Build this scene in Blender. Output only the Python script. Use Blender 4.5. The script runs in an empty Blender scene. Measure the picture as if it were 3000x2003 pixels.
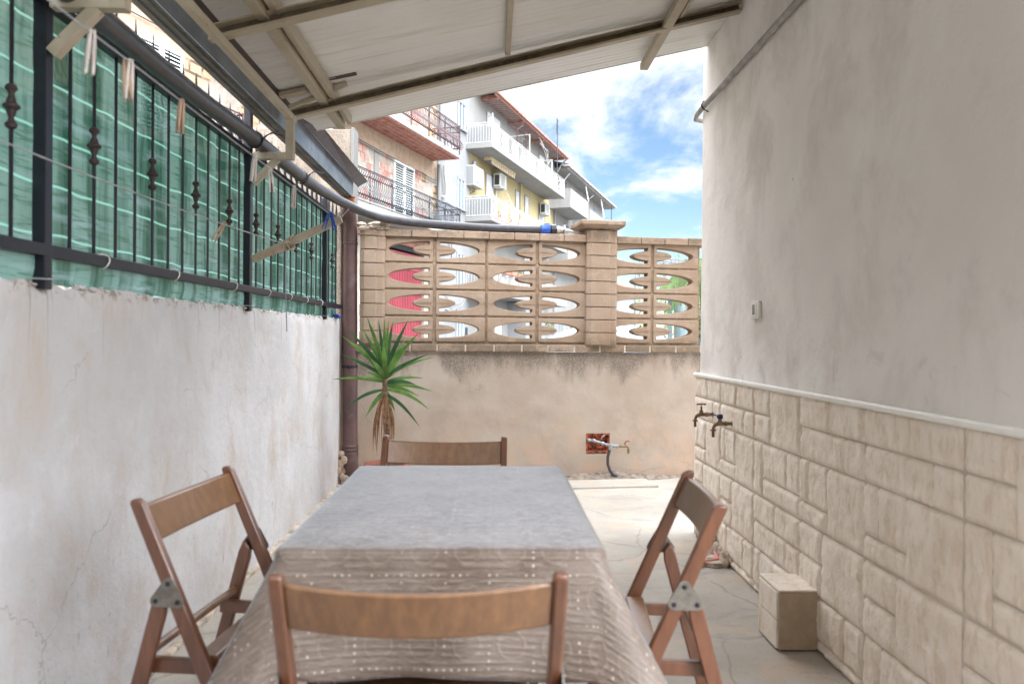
import bpy, bmesh, math, random
from mathutils import Vector, Matrix, noise
R = math.radians
random.seed(7)
sc = bpy.context.scene
COL = sc.collection
# ------------------------------------------------------------------ camera
EYE = 1.16
cam = bpy.data.cameras.new('camera'); camo = bpy.data.objects.new('camera', cam); COL.objects.link(camo)
cam.lens = 27; cam.sensor_width = 36; cam.clip_end = 4000; cam.clip_start = .05
CM = Matrix.Rotation(-math.atan(60/2250), 4, 'Z') @ Matrix.Rotation(math.pi/2-math.atan(13/2250), 4, 'X') @ Matrix.Rotation(.0085, 4, 'Z')
camo.matrix_world = Matrix.Translation((0, 0, EYE)) @ CM
cam.dof.use_dof = True; cam.dof.focus_distance = 6.0; cam.dof.aperture_fstop = 3.6
sc.camera = camo
# ------------------------------------------------------------------ sky and sun
SUN_EL, SUN_AZ = R(30), R(146)        # azimuth clockwise from +Y: the veiled sun stands behind the house, to the right
w = bpy.data.worlds.new('World'); sc.world = w; w.use_nodes = True
nt = w.node_tree; nt.nodes.clear()
def WN(t, **k):
    n = nt.nodes.new(t)
    for a, b in k.items(): setattr(n, a, b)
    return n
sky = WN('ShaderNodeTexSky', sky_type='NISHITA', sun_disc=False, sun_elevation=SUN_EL, sun_rotation=SUN_AZ)
sky.air_density = 1.0; sky.dust_density = .3; sky.ozone_density = 2.8
tc = WN('ShaderNodeTexCoord'); sep = WN('ShaderNodeSeparateXYZ'); nt.links.new(tc.outputs['Generated'], sep.inputs[0])
zz = WN('ShaderNodeMath', operation='ADD'); zz.inputs[1].default_value = .22; nt.links.new(sep.outputs['Z'], zz.inputs[0])
dx = WN('ShaderNodeMath', operation='DIVIDE'); dy = WN('ShaderNodeMath', operation='DIVIDE')
nt.links.new(sep.outputs['X'], dx.inputs[0]); nt.links.new(zz.outputs[0], dx.inputs[1])
nt.links.new(sep.outputs['Y'], dy.inputs[0]); nt.links.new(zz.outputs[0], dy.inputs[1])
cmb = WN('ShaderNodeCombineXYZ'); nt.links.new(dx.outputs[0], cmb.inputs[0]); nt.links.new(dy.outputs[0], cmb.inputs[1])
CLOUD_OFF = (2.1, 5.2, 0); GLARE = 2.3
mp = WN('ShaderNodeMapping'); mp.inputs['Location'].default_value = CLOUD_OFF; mp.inputs['Scale'].default_value = (1.5, 1.0, 1)
nt.links.new(cmb.outputs[0], mp.inputs[0])
n1 = WN('ShaderNodeTexNoise'); n1.inputs['Scale'].default_value = 2.1; n1.inputs['Detail'].default_value = 11; n1.inputs['Roughness'].default_value = .60; n1.inputs['Distortion'].default_value = .25
nt.links.new(mp.outputs[0], n1.inputs['Vector'])
# more cloud higher up, where the weather thickens
up = WN('ShaderNodeMapRange'); up.inputs['From Min'].default_value = .02; up.inputs['From Max'].default_value = .5; up.inputs['To Min'].default_value = -.05; up.inputs['To Max'].default_value = .16
nt.links.new(sep.outputs['Z'], up.inputs['Value'])
ad = WN('ShaderNodeMath', operation='ADD'); nt.links.new(n1.outputs['Fac'], ad.inputs[0]); nt.links.new(up.outputs[0], ad.inputs[1])
cr = WN('ShaderNodeMapRange', interpolation_type='SMOOTHSTEP'); cr.inputs['From Min'].default_value = .46; cr.inputs['From Max'].default_value = .70
b1 = WN('ShaderNodeBackground'); b1.inputs['Strength'].default_value = .0375; nt.links.new(sky.outputs[0], b1.inputs[0])
b2 = WN('ShaderNodeBackground'); b2.inputs['Color'].default_value = (.90, .945, 1, 1)
# cloud light: bright thin overcast overhead, softer near the horizon
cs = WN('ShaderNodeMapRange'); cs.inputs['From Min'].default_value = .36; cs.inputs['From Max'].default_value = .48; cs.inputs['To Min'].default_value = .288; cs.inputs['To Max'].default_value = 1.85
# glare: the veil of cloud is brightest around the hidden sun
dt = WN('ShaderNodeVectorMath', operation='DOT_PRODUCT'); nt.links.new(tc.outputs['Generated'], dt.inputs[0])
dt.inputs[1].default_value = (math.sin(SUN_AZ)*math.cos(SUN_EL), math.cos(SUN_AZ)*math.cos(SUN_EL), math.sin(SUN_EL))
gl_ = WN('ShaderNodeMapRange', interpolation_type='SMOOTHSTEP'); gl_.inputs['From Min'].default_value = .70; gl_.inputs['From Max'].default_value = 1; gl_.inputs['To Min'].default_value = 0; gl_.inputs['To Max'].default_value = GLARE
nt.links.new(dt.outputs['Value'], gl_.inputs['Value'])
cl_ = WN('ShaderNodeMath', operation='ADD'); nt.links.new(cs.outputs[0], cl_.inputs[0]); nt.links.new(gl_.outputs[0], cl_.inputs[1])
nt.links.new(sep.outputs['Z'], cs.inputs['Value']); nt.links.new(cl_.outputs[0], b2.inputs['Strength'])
cov = WN('ShaderNodeMapRange', interpolation_type='SMOOTHSTEP'); cov.inputs['From Min'].default_value = .4; cov.inputs['From Max'].default_value = .8; cov.inputs['To Max'].default_value = .3
nt.links.new(dt.outputs['Value'], cov.inputs['Value'])
ad2 = WN('ShaderNodeMath', operation='ADD'); nt.links.new(ad.outputs[0], ad2.inputs[0]); nt.links.new(cov.outputs[0], ad2.inputs[1])
nt.links.new(ad2.outputs[0], cr.inputs['Value'])
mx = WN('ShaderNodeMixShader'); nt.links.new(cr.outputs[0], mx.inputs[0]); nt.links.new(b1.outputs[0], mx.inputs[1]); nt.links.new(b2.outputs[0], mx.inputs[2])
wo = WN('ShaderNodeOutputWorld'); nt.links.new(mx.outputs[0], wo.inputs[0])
sun = bpy.data.lights.new('sun', 'SUN'); suno = bpy.data.objects.new('sun', sun); COL.objects.link(suno)
sun.energy = .2; sun.angle = R(22); sun.color = (1, .95, .88)
sd = Vector((math.sin(SUN_AZ)*math.cos(SUN_EL), math.cos(SUN_AZ)*math.cos(SUN_EL), math.sin(SUN_EL)))
suno.rotation_euler = sd.to_track_quat('Z', 'Y').to_euler()
sc.view_settings.view_transform = 'Standard'; sc.view_settings.look = 'None'; sc.view_settings.gamma = 1
sc.view_settings.exposure = 2.3
sc.render.engine = 'CYCLES'
sc.cycles.max_bounces = 10; sc.cycles.diffuse_bounces = 6; sc.cycles.transparent_max_bounces = 16
sc.cycles.sample_clamp_indirect = 6

# ------------------------------------------------------------------ pixel rays of the photograph onto known real planes
def ray(x, y): return (CM.to_3x3() @ Vector(((x-1500)/2250, -(y-1001.5)/2250, -1)))
def PX(x, y, X):
    d = ray(x, y); t = X/d.x; return Vector((X, d.y*t, EYE+d.z*t))
def PY(x, y, Y):
    d = ray(x, y); t = Y/d.y; return Vector((d.x*t, Y, EYE+d.z*t))

# ------------------------------------------------------------------ materials
class MT:
    def __init__(s, name, rough=.8, metal=0, spec=.5):
        s.m = bpy.data.materials.new(name); s.m.use_nodes = True; s.t = s.m.node_tree; s.t.nodes.clear()
        s.o = s.n('ShaderNodeOutputMaterial'); s.b = s.n('ShaderNodeBsdfPrincipled')
        s.l(s.b.outputs[0], s.o.inputs['Surface'])
        s.b.inputs['Roughness'].default_value = rough; s.b.inputs['Metallic'].default_value = metal
        s.b.inputs['Specular IOR Level'].default_value = spec
        s.geo = s.n('ShaderNodeNewGeometry'); s.pos = s.geo.outputs['Position']
    def n(s, t, **k):
        x = s.t.nodes.new(t)
        for a, b in k.items(): setattr(x, a, b)
        return x
    def l(s, a, b): s.t.links.new(a, b)
    def setin(s, sock, v):
        if hasattr(v, 'is_output'): s.l(v, sock)
        elif isinstance(v, (tuple, list)) and len(v) == 3 and sock.type == 'RGBA': sock.default_value = (*v, 1)
        else: sock.default_value = v
    def obj(s): return s.n('ShaderNodeTexCoord').outputs['Object']
    def mapv(s, v, scale=(1, 1, 1), loc=(0, 0, 0), rot=(0, 0, 0)):
        m = s.n('ShaderNodeMapping'); s.l(v, m.inputs[0]); m.inputs['Scale'].default_value = scale; m.inputs['Location'].default_value = loc; m.inputs['Rotation'].default_value = rot
        return m.outputs[0]
    def noise(s, v=None, scale=5, detail=6, rough=.6, dist=0, out='Fac'):
        x = s.n('ShaderNodeTexNoise'); s.l(v or s.pos, x.inputs['Vector'])
        x.inputs['Scale'].default_value = scale; x.inputs['Detail'].default_value = detail; x.inputs['Roughness'].default_value = rough; x.inputs['Distortion'].default_value = dist
        return x.outputs[out]
    def vor(s, v=None, scale=5, feature='F1', out='Distance', rnd=1):
        x = s.n('ShaderNodeTexVoronoi', feature=feature); s.l(v or s.pos, x.inputs['Vector']); x.inputs['Scale'].default_value = scale; x.inputs['Randomness'].default_value = rnd
        return x.outputs[out]
    def rng(s, v, a, b, c=0, d=1, smooth=True):
        x = s.n('ShaderNodeMapRange', interpolation_type='SMOOTHSTEP' if smooth else 'LINEAR'); s.setin(x.inputs['Value'], v)
        for k, q in zip(('From Min', 'From Max', 'To Min', 'To Max'), (a, b, c, d)): x.inputs[k].default_value = q
        return x.outputs[0]
    def math(s, op, a, b=0.0, c=None):
        x = s.n('ShaderNodeMath', operation=op); s.setin(x.inputs[0], a); s.setin(x.inputs[1], b)
        if c is not None: s.setin(x.inputs[2], c)
        return x.outputs[0]
    def sep(s, v):
        x = s.n('ShaderNodeSeparateXYZ'); s.l(v, x.inputs[0]); return x.outputs
    def comb(s, a, b, c=0.0):
        x = s.n('ShaderNodeCombineXYZ'); s.setin(x.inputs[0], a); s.setin(x.inputs[1], b); s.setin(x.inputs[2], c); return x.outputs[0]
    def mix(s, f, a, b, mode='MIX'):
        x = s.n('ShaderNodeMix', data_type='RGBA', blend_type=mode)
        s.setin(x.inputs[0], f); s.setin(x.inputs[6], a); s.setin(x.inputs[7], b); return x.outputs[2]
    def bump(s, h, strength=.3, dist=.01, prev=None):
        x = s.n('ShaderNodeBump'); s.l(h, x.inputs['Height']); x.inputs['Strength'].default_value = strength; x.inputs['Distance'].default_value = dist
        if prev is not None: s.l(prev, x.inputs['Normal'])
        s.l(x.outputs[0], s.b.inputs['Normal']); return x.outputs[0]
    def col(s, c): s.setin(s.b.inputs['Base Color'], c); s.last = c; return s
def simple(name, c, rough=.6, metal=0, var=.15, scale=12, bump=.15, bscale=60, bdist=.002, spec=.5, dirt=None, dirtamt=(.6, .75), stretch=None, objc=False):
    m = MT(name, rough, metal, spec); v = m.obj() if objc else m.pos
    if stretch: v = m.mapv(v, stretch)
    a = tuple(x*(1-var) for x in c); b = tuple(min(1, x*(1+var)) for x in c)
    k = m.mix(m.rng(m.noise(v, scale), .3, .7), a, b)
    if dirt: k = m.mix(m.rng(m.noise(v, scale*.7, 9, .7), dirtamt[0], dirtamt[1]), k, dirt)
    m.col(k)
    if bump: m.bump(m.noise(v, bscale, 4), bump, bdist)
    return m.m

def mat_left():
    m = MT('stucco_white', .92, spec=.25); p = m.pos; ps = m.mapv(p, (1, 1, .35))
    c = m.mix(m.rng(m.noise(p, 1.6, 5), .35, .65), (.50, .485, .485), (.60, .59, .605))
    c = m.mix(m.rng(m.noise(m.mapv(p, (1, 1, .6)), 3.5, 9, .72, .4), .46, .70, 0, .8), c, (.47, .405, .355))
    c = m.mix(m.rng(m.noise(p, 3.1, 8, .7, .6), .55, .72, 0, .55), c, (.62, .615, .63))
    z = m.sep(p)[2]
    streak = m.noise(m.mapv(p, (1, 30, 1.2)), 1.0, 4, .6)
    topm = m.math('MULTIPLY', m.rng(streak, .60, .72), m.rng(z, 1.0, 1.3))
    c = m.mix(m.math('MULTIPLY', topm, .6), c, (.26, .20, .15))
    crumb = m.math('MULTIPLY', m.rng(m.noise(p, 30, 5, .7), .5, .62), m.rng(z, 1.245, 1.285))
    c = m.mix(m.math('MULTIPLY', crumb, .8), c, (.25, .19, .14))
    low = m.math('MULTIPLY', m.rng(m.noise(m.mapv(p, (1, 1, .4)), 26, 6, .75), .60, .68), m.rng(z, .75, .15))
    c = m.mix(m.math('MULTIPLY', low, .6), c, (.20, .19, .19))
    dots = m.rng(m.vor(m.mapv(p, (1, 1, 1)), 4.1), .022, .010); c = m.mix(m.math('MULTIPLY', dots, .8), c, (.10, .08, .07))
    cr = m.vor(m.mapv(m.mix(.2, p, m.noise(p, 3, 5, .7, out='Color'))), 1.3, 'DISTANCE_TO_EDGE')
    crm = m.math('MULTIPLY', m.rng(cr, .004, 0), m.rng(m.noise(p, 1.2, 3), .5, .56)); c = m.mix(m.math('MULTIPLY', crm, .5), c, (.25, .2, .17))
    c = m.mix(m.rng(m.noise(p, 60, 5, .8), .56, .70, 0, .35), c, (.40, .36, .33))
    m.col(c); b = m.bump(m.noise(p, 7, 8, .65), .55, .025); m.bump(m.noise(p, 90, 4), .4, .003, b)
    return m.m
def mat_peach():
    m = MT('plaster_peach', .93, spec=.2); p = m.pos
    c = m.mix(m.rng(m.noise(p, 1.8, 6), .35, .65), (.36, .29, .235), (.42, .355, .30))
    c = m.mix(m.rng(m.noise(p, 2.6, 9, .7), .48, .75, 0, .7), c, (.46, .405, .355))
    s_ = m.sep(p); z = s_[2]
    c = m.mix(m.math('MULTIPLY', m.rng(m.noise(p, 4, 8, .7), .4, .6), m.rng(z, .75, .05)), c, (.46, .34, .26))
    st = m.noise(m.mapv(p, (3.4, 3.4, 1.2), (5.1, 0, 0)), 1.0, 8, .68)
    edge = m.rng(z, .66, 1.03, 0, .30)
    mold = m.math('MULTIPLY', m.rng(m.math('ADD', st, edge), .62, .84), m.rng(m.noise(p, 95, 6, .85), .36, .56, .15, 1))
    mold = m.math('MULTIPLY', mold, m.rng(z, .36, .74))
    c = m.mix(m.math('MULTIPLY', mold, .85), c, (.13, .105, .085))
    # hairline cracks
    cr = m.vor(m.mapv(m.mix(.22, p, m.noise(p, 3, 5, .7, out='Color'))), 1.35, 'DISTANCE_TO_EDGE')
    crm = m.math('MULTIPLY', m.rng(cr, .004, 0), m.rng(m.noise(p, 1.4, 3), .5, .58))
    c = m.mix(m.math('MULTIPLY', crm, .7), c, (.22, .15, .11))
    m.col(c); b = m.bump(m.noise(p, 9, 7, .65), .3, .015); m.bump(m.noise(p, 150, 3), .3, .002, b)
    return m.m
def mat_right():
    m = MT('stucco_grey', .85, spec=.3); p = m.pos
    c = m.mix(m.rng(m.noise(p, .9, 4), .35, .65), (.80, .755, .72), (.88, .85, .82))
    c = m.mix(m.rng(m.noise(m.mapv(p, (1, 1.2, .9)), 2.2, 9, .68, .3), .45, .68), c, (.70, .655, .62))
    c = m.mix(m.rng(m.noise(p, 5, 9, .7), .55, .72, 0, .5), c, (.68, .66, .64))
    z = m.sep(p)[2]
    sp = m.math('MULTIPLY', m.rng(m.noise(p, 3.2, 9, .7, 1.2), .55, .62), m.rng(z, 1.25, .98))
    c = m.mix(m.math('MULTIPLY', sp, .55), c, (.54, .53, .52))
    dots = m.rng(m.vor(p, 3.3), .018, .008)
    c = m.mix(m.math('MULTIPLY', dots, .8), c, (.12, .1, .1))
    m.col(c); b = m.bump(m.noise(p, 4, 6, .6), .4, .025); m.bump(m.noise(p, 110, 4), .4, .0025, b)
    return m.m
def mat_tile():
    m = MT('tile_stone', .72, spec=.35); p = m.pos
    c = m.mix(m.rng(m.noise(p, 3.3, 4), .38, .62), (.86, .75, .645), (.93, .835, .74))
    c = m.mix(m.rng(m.noise(m.mapv(p, (1, 1, .3)), 28, 7, .7), .46, .66, 0, .75), c, (.72, .58, .45))
    c = m.mix(m.rng(m.noise(p, 45, 6, .7), .55, .75, 0, .6), c, (.72, .68, .63))
    m.col(c); b = m.bump(m.noise(m.mapv(p, (1, 1, .7)), 55, 6, .65), .8, .010); m.bump(m.noise(p, 130, 4), .35, .002, b)
    return m.m
def mat_block():
    m = MT('concrete_block', .95, spec=.15); p = m.pos
    c = m.mix(m.rng(m.noise(p, 2.4, 4), .35, .65), (.29, .205, .145), (.35, .265, .20))
    c = m.mix(m.rng(m.noise(p, 8, 8, .7), .5, .7, 0, .7), c, (.40, .315, .25))
    g = m.noise(p, 210, 2, .6)
    c = m.mix(m.rng(g, .36, .48, .65, 0), c, (.22, .15, .10))
    z = m.sep(p)[2]
    mo = m.math('MULTIPLY', m.rng(m.noise(p, 7, 9, .8), .38, .55), m.rng(z, 1.20, 1.10))
    mo2 = m.math('MULTIPLY', m.rng(m.noise(p, 6, 9, .8), .46, .62), m.rng(z, 1.93, 1.97))
    c = m.mix(m.math('MULTIPLY', m.math('MAXIMUM', mo, mo2), .7), c, (.14, .11, .08))
    m.col(c); m.bump(m.noise(p, 160, 4, .7), .8, .004)
    return m.m
def mat_floor():
    m = MT('courtyard_concrete', .8, spec=.35); p = m.pos
    c = m.mix(m.rng(m.noise(p, .9, 5), .35, .65), (.35, .315, .27), (.46, .42, .37))
    c = m.mix(m.rng(m.noise(p, 3.0, 9, .68, .5), .48, .68), c, (.46, .36, .28))
    c = m.mix(m.rng(m.noise(m.mapv(p, (1, 1.7, 1)), 2.2, 9, .7, .8), .52, .66, 0, .7), c, (.27, .25, .235))
    c = m.mix(m.rng(m.noise(p, 16, 9, .85), .56, .68, 0, .7), c, (.27, .23, .19))
    w_ = m.mapv(m.mix(.22, p, m.noise(p, 1.6, 4, .55, out='Color')))
    cr = m.vor(w_, 1.1, 'DISTANCE_TO_EDGE')
    crm = m.math('MULTIPLY', m.rng(cr, .007, .001), m.rng(m.noise(p, 1.3, 3), .42, .52))
    c = m.mix(m.math('MULTIPLY', crm, .45), c, (.20, .16, .13))
    c = m.mix(m.rng(m.noise(p, 70, 5, .85), .54, .68, 0, .55), c, (.24, .205, .175))
    c = m.mix(m.rng(m.vor(p, 26), .10, .03), c, (.20, .17, .14))
    m.col(c); b = m.bump(m.noise(p, 9, 9, .7), .4, .012); m.bump(m.noise(p, 120, 3), .25, .002, b)
    m.setin(m.b.inputs['Roughness'], m.rng(m.noise(p, 4), .3, .7, .6, .9))
    return m.m
def mat_cloth():
    m = MT('tablecloth_fabric', .6, spec=.4)
    uv = m.n('ShaderNodeTexCoord').outputs['UV']; s_ = m.sep(uv); P = .084
    def dist(a, per):   # distance to the nearest multiple of per
        return m.math('ABSOLUTE', m.math('SUBTRACT', m.math('FRACT', m.math('ADD', m.math('DIVIDE', a, per), .5)), .5))
    lu = dist(s_[0], P); lv = dist(s_[1], P); du = dist(s_[0], P/6); dv = dist(s_[1], P/6)
    def dots(line, along):
        r2 = m.math('ADD', m.math('POWER', m.math('MULTIPLY', line, P), 2), m.math('POWER', m.math('MULTIPLY', along, P/6), 2))
        return m.rng(r2, .0000080, .000001)
    dd = m.math('MAXIMUM', dots(lu, dv), dots(lv, du))
    dd = m.math('MULTIPLY', dd, m.rng(m.noise(uv, 30, 2), .47, .58, .05, 1))
    cx = m.math('SUBTRACT', lu, .5); cy = m.math('SUBTRACT', lv, .5)
    rad = m.math('SQRT', m.math('ADD', m.math('POWER', cx, 2), m.math('POWER', cy, 2)))
    ring = m.rng(m.math('ABSOLUTE', m.math('SUBTRACT', rad, .30)), .045, .02)
    weave = m.noise(m.mapv(uv, (1, 1, 1)), 420, 2)
    row = m.math('SINE', m.math('MULTIPLY', m.math('ADD', s_[1], m.math('MULTIPLY', m.noise(uv, 14, 2), .0015)), 480))
    wv_ = m.math('MULTIPLY', row, m.rng(m.noise(m.mapv(uv, (34, 80, 1)), 1, 2), .4, .6))
    c = m.mix(m.rng(weave, .35, .65), (.075, .050, .036), (.12, .085, .064))
    c = m.mix(m.rng(m.noise(uv, 6, 5), .35, .65, 0, .35), c, (.27, .22, .19))
    c = m.mix(m.rng(m.noise(m.mapv(uv, (42, 120, 1)), 1, 3, .6), .46, .64, 0, .16), c, (.22, .18, .15))
    c = m.mix(m.math('MULTIPLY', ring, .10), c, (.36, .29, .24))
    c = m.mix(m.math('MULTIPLY', m.rng(wv_, .1, .8), .16), c, (.36, .31, .27))
    c = m.mix(m.math('MULTIPLY', dd, .85), c, (.50, .43, .375))
    m.col(c)
    b = m.bump(wv_, .6, .0016); b = m.bump(ring, .3, .002, b); m.bump(weave, .5, .001, b)
    m.b.inputs['Coat Weight'].default_value = .2; m.b.inputs['Coat Roughness'].default_value = .4; m.b.inputs['Sheen Weight'].default_value = .72; m.b.inputs['Sheen Roughness'].default_value = .30
    m.b.inputs['Sheen Tint'].default_value = (.80, .89, 1, 1)
    return m.m
def mat_net():
    m = MT('shade_net_mesh', .75, spec=.25); p = m.pos; s_ = m.sep(p)
    wr = m.noise(m.mapv(p, (1, 11, .9)), 1.0, 5, .6, .3)
    c = m.mix(m.rng(wr, .38, .60), (.012, .060, .040), (.115, .215, .19))  # shading of the vertical folds painted into the green
    c = m.mix(m.rng(m.noise(m.mapv(p, (1, 1.2, 9)), 2.4, 6, .6), .50, .72, 0, .5), c, (.22, .32, .35))  # pale bluish sheen painted on in patches
    c = m.mix(m.rng(m.noise(m.mapv(p, (1, 3, 34)), 2.6, 4, .65), .50, .66, 0, .75), c, (.03, .095, .065))
    wz = m.math('ADD', s_[2], m.math('MULTIPLY', m.noise(p, 3.5, 2), .035))
    ln = m.math('ABSOLUTE', m.math('SUBTRACT', m.math('FRACT', m.math('MULTIPLY', wz, 7.3)), .5))
    c = m.mix(m.math('MULTIPLY', m.rng(ln, .035, .012), .8), c, (.25, .56, .48))
    m.col(c)
    wv = m.noise(m.mapv(p, (1, 260, 260)), 1, 2)
    b = m.bump(m.noise(m.mapv(p, (1, 9, 1.4)), 1, 4), .5, .02); m.bump(wv, .5, .002, b)
    tl = m.n('ShaderNodeBsdfTranslucent'); m.l(c, tl.inputs[0])
    mx_ = m.n('ShaderNodeMixShader'); mx_.inputs[0].default_value = .55
    m.l(m.b.outputs[0], mx_.inputs[1]); m.l(tl.outputs[0], mx_.inputs[2])
    tr = m.n('ShaderNodeBsdfTransparent'); m2 = m.n('ShaderNodeMixShader'); m2.inputs[0].default_value = .04
    m.l(mx_.outputs[0], m2.inputs[1]); m.l(tr.outputs[0], m2.inputs[2]); m.l(m2.outputs[0], m.o.inputs['Surface'])
    return m.m
def mat_wood(name, a, b, rough=.42):
    m = MT(name, rough, spec=.5); p = m.obj()
    g = m.noise(m.mapv(p, (1, 1, .12)), 55, 6, .65)
    c = m.mix(m.rng(g, .35, .68), a, b); c = m.mix(m.rng(m.noise(p, 5, 4), .35, .7, 0, .4), c, tuple(x*.72 for x in a))
    m.col(c); m.bump(g, .12, .001); m.b.inputs['Coat Weight'].default_value = .6; m.b.inputs['Coat Roughness'].default_value = .32
    return m.m
def mat_cream():
    m = MT('cream_painted_steel', .55, spec=.4); p = m.pos
    c = m.mix(m.rng(m.noise(p, 3, 4), .35, .65), (.36, .30, .22), (.45, .385, .295))
    c = m.mix(m.rng(m.noise(p, 40, 8, .75), .60, .68), c, (.26, .12, .05))
    c = m.mix(m.rng(m.noise(p, 9, 7, .7), .58, .72, 0, .5), c, (.30, .25, .18))
    m.col(c); m.bump(m.noise(p, 70, 5), .25, .002); return m.m
def mat_roofpanel():
    m = MT('roof_panel_white', .38, spec=.5); p = m.pos
    c = m.mix(m.rng(m.noise(p, 1.2, 4), .35, .65), (.66, .64, .61), (.74, .725, .70))
    c = m.mix(m.rng(m.noise(m.mapv(p, (.5, 6, .5)), 3, 7, .65), .5, .72, 0, .6), c, (.50, .46, .40))
    sp = m.rng(m.vor(m.mapv(m.mix(.02, p, m.noise(p, 18, 3, out='Color'))), 4.2), .045, .02)
    sp = m.math('MULTIPLY', sp, m.rng(m.noise(p, 2.3, 2), .48, .58))
    c = m.mix(m.math('MULTIPLY', sp, .85), c, (.20, .12, .07))
    sm = m.math('MULTIPLY', m.rng(m.noise(m.mapv(p, (2, 14, 2)), 2.2, 7, .75), .64, .70), .6)
    c = m.mix(sm, c, (.30, .22, .16))
    m.col(c); m.bump(m.noise(m.mapv(p, (.6, 5, .6)), 4, 4), .25, .008); return m.m
def mat_facade(name, kind):
    m = MT(name, .92, spec=.2); v = m.obj(); s_ = m.sep(v)     # object space: x along the facade, z up
    uvv = m.comb(s_[0], s_[2])
    def br(sx, w_, h_, c1, c2, mo, ms=.024, off=.5):
        b = m.n('ShaderNodeTexBrick'); m.l(uvv, b.inputs['Vector']); b.offset = off
        b.inputs['Scale'].default_value = 1; b.inputs['Brick Width'].default_value = w_; b.inputs['Row Height'].default_value = h_; b.inputs['Mortar Size'].default_value = ms
        for k, q in (('Color1', c1), ('Color2', c2), ('Mortar', mo)): b.inputs[k].default_value = (*q, 1)
        return b.outputs['Color'], b.outputs['Fac']
    if kind == 'brick':
        cb, fb = br(1, .26, .26, (.33, .11, .087), (.39, .28, .235), (.17, .13, .11))
        cb2, _ = br(1, .40, .25, (.32, .215, .12), (.38, .28, .175), (.095, .07, .05), .035)
        right = m.rng(s_[0], -4.72, -4.66)
        cb = m.mix(right, cb, cb2)
        left = m.rng(s_[0], -13.2, -13.5)
        cb = m.mix(left, cb, m.mix(m.rng(m.noise(v, 1.4, 4), .4, .6), cb2, (.38, .22, .15)))
        pl = m.mix(m.rng(m.noise(v, 3, 7, .7), .4, .65), (.235, .21, .18), (.33, .295, .26))
        pm = m.rng(m.noise(m.mapv(v, (.9, 1, 1.1), (3.3, 0, .7)), 1.0, 7, .6), .47, .53)
        c = m.mix(pm, cb, pl)
        band = m.math('MULTIPLY', m.rng(s_[2], 7.02, 7.10), m.rng(s_[2], 7.75, 7.7))
        c = m.mix(band, c, m.mix(m.rng(m.noise(v, 4, 6), .4, .6), (.29, .20, .14), (.32, .25, .19)))
        c = m.mix(m.math('MULTIPLY', m.rng(s_[2], 5.15, 4.9), .9), c, pl)
        c = m.mix(m.rng(m.noise(m.mapv(v, (1.5, 1, .5)), 2, 9, .75), .58, .72, 0, .5), c, (.20, .17, .14))
        m.col(c); m.bump(fb, .6, .02)
        m.bump(m.noise(v, 12, 8), .5, .02)
    return m.m
def mat_paint(name, a, b, dirt, amt=.35):
    m = MT(name, .85, spec=.25); v = m.obj()
    c = m.mix(m.rng(m.noise(v, .7, 5), .35, .65), a, b)
    c = m.mix(m.rng(m.noise(m.mapv(v, (2.2, 2, .35)), 1.5, 8, .7), .52, .75, 0, amt), c, dirt)
    m.col(c); m.bump(m.noise(v, 9, 5), .15, .01); return m.m
def mat_soffit():
    m = MT('terracotta_soffit', .9, spec=.2); v = m.obj(); s_ = m.sep(v)
    b = m.n('ShaderNodeTexBrick'); m.l(m.comb(s_[0], s_[1]), b.inputs['Vector']); b.inputs['Scale'].default_value = 1
    b.inputs['Brick Width'].default_value = .42; b.inputs['Row Height'].default_value = .20; b.inputs['Mortar Size'].default_value = .012
    for k, q in (('Color1', (.26, .08, .052)), ('Color2', (.31, .13, .095)), ('Mortar', (.34, .26, .22))): b.inputs[k].default_value = (*q, 1)
    c = m.mix(m.rng(m.noise(v, 5, 8, .7), .5, .7, 0, .5), b.outputs['Color'], (.58, .38, .32))
    m.col(c); m.bump(b.outputs['Fac'], .5, .02); return m.m
def mat_roof_tiles():
    m = MT('roof_tile', .9); v = m.obj()
    c = m.mix(m.rng(m.noise(v, 6, 7, .7), .4, .65), (.30, .13, .10), (.42, .24, .19)); c = m.mix(m.rng(m.noise(v, 2, 6), .5, .7, 0, .6), c, (.22, .17, .15))
    wv = m.n('ShaderNodeTexWave', wave_type='BANDS', bands_direction='X'); m.l(v, wv.inputs['Vector']); wv.inputs['Scale'].default_value = 1.6
    m.col(c); m.bump(wv.outputs['Fac'], .8, .05); return m.m
def mat_leaf(name, a, b, trans=.25, rough=.45):
    m = MT(name, rough, spec=.5); p = m.pos
    c = m.mix(m.rng(m.noise(p, 9, 4), .35, .65), a, b); m.col(c)
    tl = m.n('ShaderNodeBsdfTranslucent'); m.l(c, tl.inputs[0]); x = m.n('ShaderNodeMixShader'); x.inputs[0].default_value = trans
    m.l(m.b.outputs[0], x.inputs[1]); m.l(tl.outputs[0], x.inputs[2]); m.l(x.outputs[0], m.o.inputs['Surface']); return m.m

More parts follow.
